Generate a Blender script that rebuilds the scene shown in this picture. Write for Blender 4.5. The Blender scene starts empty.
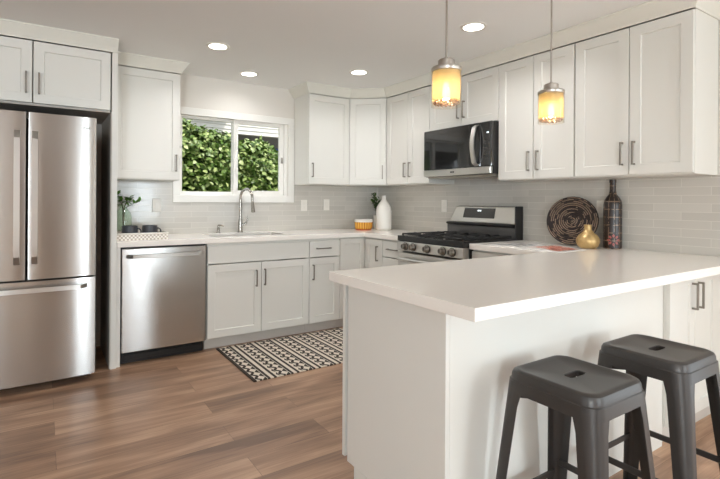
import bpy, bmesh, math, random
from mathutils import Vector, Matrix
PI = math.pi
random.seed(7)
SC = bpy.context.scene
COL = SC.collection

# ------------------------------------------------------------------ camera
cam_d = bpy.data.cameras.new('camera'); cam = bpy.data.objects.new('camera', cam_d); COL.objects.link(cam)
cam_d.sensor_width = 36.0
cam_d.lens = 467.37 / 720 * 36
cam_d.shift_x = (360 - 343.41) / 720
cam_d.shift_y = -(239.5 - 200.63) / 720
cam_d.clip_start = 0.02
cam.matrix_world = (Matrix.Translation((-3.2754, -4.3633, 1.2235)) @ Matrix.Rotation(-0.57043, 4, 'Z')
                    @ Matrix.Rotation(PI / 2, 4, 'X') @ Matrix.Rotation(0.00638, 4, 'Z'))
SC.camera = cam

# ------------------------------------------------------------------ world, sun, window daylight, exposure
SC.view_settings.view_transform = 'Standard'
SC.view_settings.look = 'None'
SC.view_settings.gamma = 1.0
SC.view_settings.use_curve_mapping = False
SC.view_settings.exposure = 0.20
world = bpy.data.worlds.new('overcast_sky'); SC.world = world; world.use_nodes = True
wn = world.node_tree.nodes; wl = world.node_tree.links
bg = wn['Background']; bg.inputs['Color'].default_value = (0.86, 0.93, 1.0, 1); bg.inputs['Strength'].default_value = 1.6
SC.cycles.max_bounces = 10
SC.cycles.diffuse_bounces = 6
SC.cycles.glossy_bounces = 5
SC.cycles.transparent_max_bounces = 12
SC.cycles.caustics_reflective = False
SC.cycles.caustics_refractive = False
SC.cycles.sample_clamp_indirect = 6.0

def light(name, kind, loc, power, color=(1, 1, 1), rot=None, **kw):
    d = bpy.data.lights.new(name, kind); d.energy = power; d.color = color
    for k, v in kw.items(): setattr(d, k, v)
    o = bpy.data.objects.new(name, d); COL.objects.link(o); o.location = loc
    if rot: o.rotation_euler = rot
    return o

SUN = light('sun', 'SUN', (0, 3, 6), 3.3, (1.0, 0.94, 0.84), (math.radians(33), 0, math.radians(37)), angle=0.06)
# daylight standing in the openings of the living side of the room
DAY = (0.80, 0.92, 1.0)
light('daylight_patio_door', 'AREA', (0.10, -5.30, 1.10), 24, DAY, (0, math.radians(90), 0), shape='RECTANGLE', size=2.0, size_y=2.0)
light('daylight_rear_window', 'AREA', (-1.20, -8.30, 1.35), 66, DAY, (math.radians(90), 0, 0), shape='RECTANGLE', size=0.6, size_y=1.6)
light('added_daylight_rear_far', 'AREA', (-5.60, -8.30, 1.35), 150, DAY, (math.radians(90), 0, 0), shape='RECTANGLE', size=1.1, size_y=1.7)  # unseen window light, added to brighten the sink doors and dishwasher
light('added_daylight_left', 'AREA', (-6.70, -4.2, 1.35), 3, DAY, (0, math.radians(-90), 0), shape='RECTANGLE', size=1.6, size_y=2.4)  # unseen window light, added as weak fill from the left

# ------------------------------------------------------------------ materials
def new_mat(name):
    m = bpy.data.materials.new(name); m.use_nodes = True
    nt = m.node_tree
    return m, nt.nodes, nt.links, nt.nodes['Principled BSDF']

def lin(r, g, b):
    f = lambda c: (c / 255 / 12.92) if c <= 10.3 else ((c / 255 + 0.055) / 1.055) ** 2.4
    return (f(r), f(g), f(b), 1)

def N(nodes, kind, **props):
    n = nodes.new(kind)
    for k, v in props.items(): setattr(n, k, v)
    return n

def mth(nodes, links, op, a, b=None, c=None):
    n = nodes.new('ShaderNodeMath'); n.operation = op
    for i, v in enumerate((a, b, c)):
        if v is None: continue
        if isinstance(v, (int, float)): n.inputs[i].default_value = v
        else: links.new(v, n.inputs[i])
    return n.outputs[0]

def mixcol(nodes, links, fac, a, b):
    n = nodes.new('ShaderNodeMix'); n.data_type = 'RGBA'
    for s, v in ((n.inputs[0], fac), (n.inputs[6], a), (n.inputs[7], b)):
        if isinstance(v, (int, float)): s.default_value = v
        elif isinstance(v, tuple): s.default_value = v
        else: links.new(v, s)
    return n.outputs[2]

def pm(name, col, rough=0.5, metal=0.0, var=0.03, scale=6.0, bump=0.0, bscale=200.0, stretch=None, **kw):
    """principled with gentle procedural variation of colour and optional bump"""
    m, n, l, b = new_mat(name)
    tc = N(n, 'ShaderNodeTexCoord'); mp = N(n, 'ShaderNodeMapping')
    l.new(tc.outputs['Object'], mp.inputs['Vector'])
    if stretch: mp.inputs['Scale'].default_value = stretch
    nz = N(n, 'ShaderNodeTexNoise'); nz.inputs['Scale'].default_value = scale; nz.inputs['Detail'].default_value = 3
    l.new(mp.outputs[0], nz.inputs['Vector'])
    lo = tuple(max(0, c * (1 - var)) for c in col[:3]) + (1,); hi = tuple(min(1, c * (1 + var)) for c in col[:3]) + (1,)
    l.new(mixcol(n, l, nz.outputs['Fac'], lo, hi), b.inputs['Base Color'])
    b.inputs['Roughness'].default_value = rough; b.inputs['Metallic'].default_value = metal
    if bump:
        n2 = N(n, 'ShaderNodeTexNoise'); n2.inputs['Scale'].default_value = bscale; n2.inputs['Detail'].default_value = 2
        l.new(mp.outputs[0], n2.inputs['Vector'])
        bp = N(n, 'ShaderNodeBump'); bp.inputs['Strength'].default_value = bump; bp.inputs['Distance'].default_value = 0.002
        l.new(n2.outputs['Fac'], bp.inputs['Height']); l.new(bp.outputs[0], b.inputs['Normal'])
    for k, v in kw.items(): b.inputs[k].default_value = v
    return m

M = {}
M['cab'] = pm('white_cabinet_paint', lin(226, 224, 217), 0.38, var=0.012, scale=2.0)
M['carcass'] = pm('white_melamine', lin(222, 218, 210), 0.5, var=0.01)
M['toe'] = pm('toe_kick_board', lin(206, 200, 192), 0.5, var=0.02)
M['wall'] = pm('wall_paint', lin(230, 225, 217), 0.75, var=0.012, scale=1.5, bump=0.05, bscale=300)
M['ceil'] = pm('ceiling_paint', lin(240, 240, 238), 0.85, var=0.012, scale=1.2, bump=0.05, bscale=250)
M['trim'] = pm('trim_paint', lin(228, 226, 216), 0.45, var=0.01)
M['vinyl'] = pm('window_vinyl', lin(240, 238, 232), 0.35, var=0.008)
M['rear_wall'] = pm('living_wall_paint', lin(226, 220, 212), 0.8, var=0.02, scale=1.0)
M['quartz'] = pm('white_quartz', lin(243, 237, 229), 0.16, var=0.025, scale=120)
M['nickel'] = pm('brushed_nickel', lin(176, 168, 158), 0.3, 1.0, var=0.05, scale=60)
M['pull'] = pm('dark_nickel_pull', lin(150, 143, 134), 0.33, 1.0, var=0.05, scale=60)
M['chrome'] = pm('faucet_steel', lin(168, 163, 156), 0.22, 1.0, var=0.03)
M['black'] = pm('black_enamel', lin(24, 23, 23), 0.22, var=0.05)
M['blackmatte'] = pm('black_plastic', lin(26, 25, 25), 0.5, var=0.05)
M['castiron'] = pm('cast_iron', lin(34, 33, 33), 0.55, var=0.1, bump=0.3, bscale=400)
M['darkglass'] = pm('dark_glass', lin(30, 30, 32), 0.06, var=0.03, **{'Coat Weight': 0.6, 'Coat Roughness': 0.03})
M['display'] = pm('display_panel', lin(62, 58, 54), 0.18, var=0.04)
M['recess'] = pm('dark_recess_panel', lin(190, 180, 170), 0.6, var=0.05)
M['fridge_side'] = pm('charcoal_fridge_case', lin(58, 56, 54), 0.45, var=0.04)
M['gun'] = pm('gunmetal_stool_paint', lin(70, 67, 65), 0.38, 0.45, var=0.06, scale=14, bump=0.04, bscale=150)
M['rubber'] = pm('black_rubber', lin(28, 27, 26), 0.8)
M['plate'] = pm('switch_plate_plastic', lin(236, 232, 224), 0.35, var=0.01)
M['ceramic'] = pm('white_ceramic', lin(232, 228, 220), 0.28, var=0.02)
M['charcoal'] = pm('charcoal_stoneware', lin(58, 60, 66), 0.42, var=0.08, scale=40)
M['leafdark'] = pm('houseplant_leaf', lin(66, 96, 40), 0.45, var=0.35, scale=40)
M['leafsprig'] = pm('sprig_leaf', lin(84, 128, 44), 0.45, var=0.35, scale=60)
M['stem'] = pm('plant_stem', lin(78, 74, 44), 0.6)
M['bark'] = pm('bark', lin(70, 58, 46), 0.9, var=0.2, scale=20)
M['soil'] = pm('potting_soil', lin(60, 48, 38), 0.95, var=0.2, scale=80)
M['paper'] = pm('magazine_paper', lin(222, 220, 216), 0.35, var=0.02)
M['siding'] = pm('neighbour_siding', lin(150, 146, 142), 0.8, var=0.04)
M['soffit'] = pm('neighbour_soffit', lin(226, 220, 212), 0.7, var=0.03)
M['gutter'] = pm('dark_gutter', lin(66, 60, 56), 0.5)
M['bluepaint'] = pm('blue_painted_panel', lin(96, 112, 168), 0.6)
M['ground'] = pm('garden_soil', lin(112, 104, 82), 0.95, var=0.25, scale=12)

def stainless(name, col, rough=0.2, aniso=0.75, vertical_grain=False):
    m, n, l, b = new_mat(name)
    tc = N(n, 'ShaderNodeTexCoord'); mp = N(n, 'ShaderNodeMapping')
    mp.inputs['Scale'].default_value = (300, 300, 3) if vertical_grain else (3, 3, 420)
    l.new(tc.outputs['Object'], mp.inputs['Vector'])
    nz = N(n, 'ShaderNodeTexNoise'); nz.inputs['Scale'].default_value = 1.0; nz.inputs['Detail'].default_value = 2
    l.new(mp.outputs[0], nz.inputs['Vector'])
    c1 = tuple(c * 0.95 for c in col[:3]) + (1,)
    l.new(mixcol(n, l, nz.outputs['Fac'], c1, col), b.inputs['Base Color'])
    b.inputs['Metallic'].default_value = 1.0
    l.new(mth(n, l, 'MULTIPLY_ADD', nz.outputs['Fac'], 0.06, rough), b.inputs['Roughness'])
    b.inputs['Anisotropic'].default_value = aniso; b.inputs['Anisotropic Rotation'].default_value = 0.25
    tg = N(n, 'ShaderNodeTangent', direction_type='RADIAL', axis='Z'); l.new(tg.outputs[0], b.inputs['Tangent'])
    return m
M['steel'] = stainless('stainless_steel', lin(200, 198, 195), 0.21, 0.95)
M['steel_bright'] = stainless('stainless_trim', lin(208, 205, 200), 0.26, 0.6)

def tile_mat(name, axis):
    m, n, l, b = new_mat(name)
    geo = N(n, 'ShaderNodeNewGeometry'); sp = N(n, 'ShaderNodeSeparateXYZ'); l.new(geo.outputs['Position'], sp.inputs[0])
    cb = N(n, 'ShaderNodeCombineXYZ')
    off = 0.0 if axis == 'X' else 0.1815
    l.new(mth(n, l, 'ADD', sp.outputs[axis], off + 6.1), cb.inputs[0])
    l.new(mth(n, l, 'SUBTRACT', sp.outputs['Z'], 0.914 - 0.0507 * 20), cb.inputs[1])
    br = N(n, 'ShaderNodeTexBrick'); l.new(cb.outputs[0], br.inputs['Vector'])
    br.offset = 0.5; br.squash = 1.0
    for k, v in (('Scale', 1.0), ('Mortar Size', 0.0016), ('Mortar Smooth', 0.15), ('Bias', 0.0), ('Brick Width', 0.305), ('Row Height', 0.0507)):
        br.inputs[k].default_value = v
    br.inputs['Color1'].default_value = lin(196, 192, 184); br.inputs['Color2'].default_value = lin(206, 202, 194)
    br.inputs['Mortar'].default_value = lin(220, 216, 208)
    l.new(br.outputs['Color'], b.inputs['Base Color'])
    nz = N(n, 'ShaderNodeTexNoise'); nz.inputs['Scale'].default_value = 9; nz.inputs['Detail'].default_value = 2
    l.new(cb.outputs[0], nz.inputs['Vector'])
    h = mth(n, l, 'SUBTRACT', mth(n, l, 'MULTIPLY', nz.outputs['Fac'], 0.8), br.outputs['Fac'])
    bp = N(n, 'ShaderNodeBump'); bp.inputs['Strength'].default_value = 0.35; bp.inputs['Distance'].default_value = 0.003
    l.new(h, bp.inputs['Height']); l.new(bp.outputs[0], b.inputs['Normal'])
    b.inputs['Roughness'].default_value = 0.16
    return m
M['tile_x'] = tile_mat('subway_tile_window_wall', 'X')
M['tile_y'] = tile_mat('subway_tile_range_wall', 'Y')

def floor_mat():
    m, n, l, b = new_mat('vinyl_plank_floor')
    geo = N(n, 'ShaderNodeNewGeometry'); mp = N(n, 'ShaderNodeMapping'); l.new(geo.outputs['Position'], mp.inputs['Vector'])
    mp.inputs['Location'].default_value = (20.3, 20.07, 0)
    br = N(n, 'ShaderNodeTexBrick'); l.new(mp.outputs[0], br.inputs['Vector']); br.offset = 0.37; br.offset_frequency = 2
    for k, v in (('Scale', 1.0), ('Mortar Size', 0.0012), ('Mortar Smooth', 0.3), ('Bias', 0.0), ('Brick Width', 1.22), ('Row Height', 0.18)):
        br.inputs[k].default_value = v
    br.inputs['Color1'].default_value = (0, 0, 0, 1); br.inputs['Color2'].default_value = (1, 1, 1, 1); br.inputs['Mortar'].default_value = (0.2, 0.2, 0.2, 1)
    # long streaky grain; every board is offset by its own shade so the grain breaks at the joints
    mg = N(n, 'ShaderNodeMapping'); mg.inputs['Scale'].default_value = (0.8, 5.5, 1)
    l.new(geo.outputs['Position'], mg.inputs['Vector'])
    ad = N(n, 'ShaderNodeVectorMath', operation='ADD'); l.new(mg.outputs[0], ad.inputs[0])
    cz = N(n, 'ShaderNodeCombineXYZ'); l.new(mth(n, l, 'MULTIPLY', br.outputs['Color'], 17.0), cz.inputs[2]); l.new(cz.outputs[0], ad.inputs[1])
    g1 = N(n, 'ShaderNodeTexNoise'); g1.inputs['Scale'].default_value = 1.6; g1.inputs['Detail'].default_value = 5; g1.inputs['Distortion'].default_value = 0.6
    l.new(ad.outputs[0], g1.inputs['Vector'])
    mf = N(n, 'ShaderNodeMapping'); mf.inputs['Scale'].default_value = (3.0, 90, 1); l.new(geo.outputs['Position'], mf.inputs['Vector'])
    g2 = N(n, 'ShaderNodeTexNoise'); g2.inputs['Scale'].default_value = 1.0; g2.inputs['Detail'].default_value = 3; l.new(mf.outputs[0], g2.inputs['Vector'])
    ramp = N(n, 'ShaderNodeValToRGB'); e = ramp.color_ramp.elements
    e[0].position = 0.28; e[0].color = lin(120, 92, 73); e[1].position = 0.74; e[1].color = lin(196, 160, 130)
    x = ramp.color_ramp.elements.new(0.5); x.color = lin(160, 125, 100)
    t = mth(n, l, 'MULTIPLY_ADD', mth(n, l, 'SUBTRACT', br.outputs['Color'], 0.5), 0.14, g1.outputs['Fac'])
    t = mth(n, l, 'MULTIPLY_ADD', mth(n, l, 'SUBTRACT', g2.outputs['Fac'], 0.5), 0.34, t)
    l.new(t, ramp.inputs['Fac'])
    c = mixcol(n, l, mth(n, l, 'MULTIPLY', br.outputs['Fac'], 0.6), ramp.outputs['Color'], lin(78, 58, 46))
    l.new(c, b.inputs['Base Color'])
    b.inputs['Roughness'].default_value = 0.36
    bp = N(n, 'ShaderNodeBump'); bp.inputs['Strength'].default_value = 0.15; bp.inputs['Distance'].default_value = 0.001
    l.new(g2.outputs['Fac'], bp.inputs['Height']); l.new(bp.outputs[0], b.inputs['Normal'])
    return m
M['floor'] = floor_mat()

def glass_mat(name, tint=(1, 1, 1, 1), refl=0.08):
    m = bpy.data.materials.new(name); m.use_nodes = True; n = m.node_tree.nodes; l = m.node_tree.links
    n.remove(n['Principled BSDF']); out = n['Material Output']
    t = N(n, 'ShaderNodeBsdfTransparent'); t.inputs['Color'].default_value = tint
    g = N(n, 'ShaderNodeBsdfGlossy'); g.inputs['Roughness'].default_value = 0.02
    lw = N(n, 'ShaderNodeLayerWeight'); lw.inputs['Blend'].default_value = 0.5      # same from both sides of the pane
    mx = N(n, 'ShaderNodeMixShader'); l.new(mth(n, l, 'MULTIPLY_ADD', mth(n, l, 'POWER', lw.outputs['Facing'], 4.0), 0.7, refl), mx.inputs[0])
    l.new(t.outputs[0], mx.inputs[1]); l.new(g.outputs[0], mx.inputs[2]); l.new(mx.outputs[0], out.inputs['Surface'])
    return m
M['pane'] = glass_mat('window_glass', (0.98, 0.985, 0.98, 1), 0.0)
M['clearglass'] = glass_mat('clear_shade_glass', (0.99, 0.97, 0.93, 1), 0.04)
M['greenglass'] = glass_mat('green_vase_glass', (0.925, 0.97, 0.92, 1), 0.05)
M['crystal'] = glass_mat('crystal_beads', (0.86, 0.70, 0.58, 1), 0.25)

def emit(name, col, s):
    m = bpy.data.materials.new(name); m.use_nodes = True; n = m.node_tree.nodes; l = m.node_tree.links
    b = n['Principled BSDF']; b.inputs['Base Color'].default_value = col
    b.inputs['Emission Color'].default_value = col; b.inputs['Emission Strength'].default_value = s
    return m
M['led'] = emit('led_lens', (1.0, 0.95, 0.86, 1), 9.0)
M['bulb'] = emit('warm_bulb', (1.0, 0.88, 0.64, 1), 14.0)

def amber_mat():
    m = bpy.data.materials.new('amber_inner_shade'); m.use_nodes = True; n = m.node_tree.nodes; l = m.node_tree.links
    n.remove(n['Principled BSDF']); out = n['Material Output']
    nz = N(n, 'ShaderNodeTexNoise'); nz.inputs['Scale'].default_value = 45
    tc = N(n, 'ShaderNodeTexCoord'); l.new(tc.outputs['Object'], nz.inputs['Vector'])
    col = mixcol(n, l, nz.outputs['Fac'], lin(252, 236, 196), lin(254, 242, 212))
    tr = N(n, 'ShaderNodeBsdfTranslucent'); l.new(col, tr.inputs['Color'])
    df = N(n, 'ShaderNodeBsdfDiffuse'); l.new(col, df.inputs['Color'])
    tp = N(n, 'ShaderNodeBsdfTransparent'); tp.inputs['Color'].default_value = lin(253, 238, 200)
    m1 = N(n, 'ShaderNodeMixShader'); m1.inputs[0].default_value = 0.3; l.new(tr.outputs[0], m1.inputs[1]); l.new(df.outputs[0], m1.inputs[2])
    m2 = N(n, 'ShaderNodeMixShader'); m2.inputs[0].default_value = 0.42; l.new(m1.outputs[0], m2.inputs[1]); l.new(tp.outputs[0], m2.inputs[2])
    l.new(m2.outputs[0], out.inputs['Surface'])
    return m
M['amber'] = amber_mat()

def hedge_mat():
    m, n, l, b = new_mat('laurel_leaf')
    geo = N(n, 'ShaderNodeNewGeometry')
    ramp = N(n, 'ShaderNodeValToRGB'); e = ramp.color_ramp.elements
    e[0].position = 0.0; e[0].color = lin(74, 104, 36); e[1].position = 1.0; e[1].color = lin(184, 196, 128)
    x = ramp.color_ramp.elements.new(0.55); x.color = lin(108, 134, 58)
    l.new(geo.outputs['Random Per Island'], ramp.inputs['Fac']); l.new(ramp.outputs[0], b.inputs['Base Color'])
    b.inputs['Roughness'].default_value = 0.42
    return m
M['hedge'] = hedge_mat()
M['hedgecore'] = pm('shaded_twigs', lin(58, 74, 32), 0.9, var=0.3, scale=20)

def rug_mat():
    """woven runner: cream ground, bands of dark stripes and triangle / zigzag rows across its length"""
    m, n, l, b = new_mat('woven_rug')
    tc = N(n, 'ShaderNodeTexCoord'); sp = N(n, 'ShaderNodeSeparateXYZ'); l.new(tc.outputs['Object'], sp.inputs[0])
    X, Y = sp.outputs['X'], sp.outputs['Y']
    P = 0.176
    u = mth(n, l, 'DIVIDE', mth(n, l, 'MODULO', mth(n, l, 'ADD', X, 0.001), P), P)       # 0..1 inside one repeat
    def band(a, c): return mth(n, l, 'MULTIPLY', mth(n, l, 'GREATER_THAN', u, a), mth(n, l, 'LESS_THAN', u, c))
    tri = mth(n, l, 'ABSOLUTE', mth(n, l, 'SUBTRACT', mth(n, l, 'FRACT', mth(n, l, 'DIVIDE', Y, 0.078)), 0.5))  # 0..0.5
    tri2 = mth(n, l, 'ABSOLUTE', mth(n, l, 'SUBTRACT', mth(n, l, 'FRACT', mth(n, l, 'ADD', mth(n, l, 'DIVIDE', Y, 0.078), 0.5)), 0.5))
    def rowfill(a, c, t):     # triangle widening across the band
        w = mth(n, l, 'DIVIDE', mth(n, l, 'SUBTRACT', u, a), c - a)
        return mth(n, l, 'MULTIPLY', band(a, c), mth(n, l, 'LESS_THAN', t, mth(n, l, 'MULTIPLY', w, 0.50)))
    zz = mth(n, l, 'MULTIPLY', band(0.14, 0.36), mth(n, l, 'LESS_THAN', mth(n, l, 'ABSOLUTE', mth(n, l, 'SUBTRACT',
             mth(n, l, 'DIVIDE', mth(n, l, 'SUBTRACT', u, 0.16), 0.18), mth(n, l, 'MULTIPLY', tri, 2.0))), 0.44))
    tot = band(0.585, 0.70)
    for s in (band(0.845, 0.96), zz, rowfill(0.38, 0.56, tri2), rowfill(0.02, 0.13, tri)):
        tot = mth(n, l, 'MAXIMUM', tot, s)
    edge = mth(n, l, 'LESS_THAN', X, 0.022)
    tot = mth(n, l, 'MAXIMUM', tot, edge)
    c = mixcol(n, l, tot, lin(226, 216, 200), lin(50, 42, 37))
    wv = N(n, 'ShaderNodeTexNoise'); wv.inputs['Scale'].default_value = 260; l.new(tc.outputs['Object'], wv.inputs['Vector'])
    c = mixcol(n, l, mth(n, l, 'MULTIPLY', wv.outputs['Fac'], 0.12), c, lin(120, 104, 88))
    l.new(c, b.inputs['Base Color']); b.inputs['Roughness'].default_value = 0.95
    bp = N(n, 'ShaderNodeBump'); bp.inputs['Strength'].default_value = 0.5; bp.inputs['Distance'].default_value = 0.002
    l.new(wv.outputs['Fac'], bp.inputs['Height']); l.new(bp.outputs[0], b.inputs['Normal'])
    return m
M['rug'] = rug_mat()

def gold_mat():
    m, n, l, b = new_mat('mottled_gold_glaze')
    tc = N(n, 'ShaderNodeTexCoord'); nz = N(n, 'ShaderNodeTexNoise'); nz.inputs['Scale'].default_value = 38; nz.inputs['Detail'].default_value = 4
    l.new(tc.outputs['Object'], nz.inputs['Vector'])
    l.new(mixcol(n, l, nz.outputs['Fac'], lin(158, 122, 72), lin(228, 198, 140)), b.inputs['Base Color'])
    b.inputs['Metallic'].default_value = 0.5; b.inputs['Roughness'].default_value = 0.38
    return m
M['gold'] = gold_mat()

def weave_mat():
    m, n, l, b = new_mat('dark_coiled_wicker')
    tc = N(n, 'ShaderNodeTexCoord'); sp = N(n, 'ShaderNodeSeparateXYZ'); l.new(tc.outputs['Object'], sp.inputs[0])
    ang = mth(n, l, 'ARCTAN2', sp.outputs['Z'], sp.outputs['Y'])
    rad = mth(n, l, 'SQRT', mth(n, l, 'ADD', mth(n, l, 'MULTIPLY', sp.outputs['Y'], sp.outputs['Y']), mth(n, l, 'MULTIPLY', sp.outputs['Z'], sp.outputs['Z'])))
    ring = mth(n, l, 'FLOOR', mth(n, l, 'DIVIDE', rad, 0.0131))
    cv = N(n, 'ShaderNodeCombineXYZ'); l.new(mth(n, l, 'MULTIPLY', ring, 7.3), cv.inputs[0])
    l.new(mth(n, l, 'MULTIPLY', mth(n, l, 'MULTIPLY', mth(n, l, 'SINE', ang), rad), 16.0), cv.inputs[1]); l.new(mth(n, l, 'MULTIPLY', mth(n, l, 'MULTIPLY', mth(n, l, 'COSINE', ang), rad), 16.0), cv.inputs[2])
    nz = N(n, 'ShaderNodeTexNoise'); nz.inputs['Scale'].default_value = 1.0; nz.inputs['Detail'].default_value = 1; l.new(cv.outputs[0], nz.inputs['Vector'])
    mid = mth(n, l, 'ABSOLUTE', mth(n, l, 'SUBTRACT', mth(n, l, 'FRACT', mth(n, l, 'DIVIDE', rad, 0.0131)), 0.5))
    st_ = mth(n, l, 'GREATER_THAN', mth(n, l, 'SINE', mth(n, l, 'MULTIPLY', ang, 120.0)), -0.5)
    f = mth(n, l, 'MULTIPLY', mth(n, l, 'MULTIPLY', mth(n, l, 'LESS_THAN', mid, 0.24), mth(n, l, 'GREATER_THAN', nz.outputs['Fac'], 0.47)), st_)
    l.new(mixcol(n, l, f, lin(46, 36, 34), lin(168, 142, 120)), b.inputs['Base Color']); b.inputs['Roughness'].default_value = 0.7
    return m
M['weave'] = weave_mat()

def bottle_mat():
    m, n, l, b = new_mat('painted_bottle_glaze')
    tc = N(n, 'ShaderNodeTexCoord'); sp = N(n, 'ShaderNodeSeparateXYZ'); l.new(tc.outputs['Object'], sp.inputs[0])
    ang = mth(n, l, 'ARCTAN2', sp.outputs['Y'], sp.outputs['X'])
    a = mth(n, l, 'FRACT', mth(n, l, 'MULTIPLY', ang, 10 / (2 * PI)))
    z = mth(n, l, 'FRACT', mth(n, l, 'DIVIDE', sp.outputs['Z'], 0.052))
    g = mth(n, l, 'MAXIMUM', mth(n, l, 'LESS_THAN', a, 0.12), mth(n, l, 'LESS_THAN', z, 0.12))
    nz = N(n, 'ShaderNodeTexNoise'); nz.inputs['Scale'].default_value = 60; l.new(tc.outputs['Object'], nz.inputs['Vector'])
    g = mth(n, l, 'MULTIPLY', g, mth(n, l, 'GREATER_THAN', nz.outputs['Fac'], 0.44))
    c = mixcol(n, l, g, lin(38, 28, 24), lin(134, 110, 90))
    l.new(c, b.inputs['Base Color']); b.inputs['Roughness'].default_value = 0.3
    return m
M['bottle'] = bottle_mat()
M['bottle_red'] = pm('red_flower_paint', lin(162, 84, 78), 0.4, var=0.2, scale=80)

def page_mat(name, cols, scale, seed):
    m, n, l, b = new_mat(name)
    tc = N(n, 'ShaderNodeTexCoord'); mp = N(n, 'ShaderNodeMapping'); mp.inputs['Location'].default_value = (seed, seed * 2, 0)
    l.new(tc.outputs['Object'], mp.inputs['Vector'])
    vo = N(n, 'ShaderNodeTexNoise'); vo.inputs['Scale'].default_value = scale; vo.inputs['Detail'].default_value = 3; l.new(mp.outputs[0], vo.inputs['Vector'])
    r = N(n, 'ShaderNodeValToRGB'); r.color_ramp.interpolation = 'CONSTANT'; e = r.color_ramp.elements
    e[0].position = 0; e[0].color = cols[0]; e[1].position = 0.42; e[1].color = cols[1]
    for i, c in enumerate(cols[2:]): x = e.new(0.52 + 0.08 * i); x.color = c
    l.new(vo.outputs['Fac'], r.inputs['Fac']); l.new(r.outputs[0], b.inputs['Base Color']); b.inputs['Roughness'].default_value = 0.3
    return m
M['photo_red'] = page_mat('red_food_photo_print', [lin(150, 84, 70), lin(226, 150, 128), lin(198, 96, 78), lin(236, 214, 204), lin(208, 120, 98)], 26, 3.1)
M['photo_grey'] = page_mat('grey_photo_print', [lin(96, 98, 102), lin(170, 170, 170), lin(214, 212, 208), lin(140, 142, 144), lin(206, 204, 200)], 22, 8.7)

def amber_bowl_mat():
    m, n, l, b = new_mat('amber_ribbed_glass')
    tc = N(n, 'ShaderNodeTexCoord'); sp = N(n, 'ShaderNodeSeparateXYZ'); l.new(tc.outputs['Object'], sp.inputs[0])
    ang = mth(n, l, 'ARCTAN2', sp.outputs['Y'], sp.outputs['X'])
    s = mth(n, l, 'MULTIPLY_ADD', mth(n, l, 'SINE', mth(n, l, 'MULTIPLY', ang, 22.0)), 0.5, 0.5)
    l.new(mixcol(n, l, s, lin(190, 118, 26), lin(240, 184, 78)), b.inputs['Base Color']); b.inputs['Roughness'].default_value = 0.25
    return m
M['amberbowl'] = amber_bowl_mat()

def tray_mat():
    m, n, l, b = new_mat('woven_white_tray')
    tc = N(n, 'ShaderNodeTexCoord')
    ck = N(n, 'ShaderNodeTexChecker'); ck.inputs['Scale'].default_value = 74
    ck.inputs['Color1'].default_value = lin(240, 235, 228); ck.inputs['Color2'].default_value = lin(192, 180, 168)
    l.new(tc.outputs['Object'], ck.inputs['Vector']); l.new(ck.outputs['Color'], b.inputs['Base Color']); b.inputs['Roughness'].default_value = 0.7
    return m
M['tray'] = tray_mat()

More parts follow.
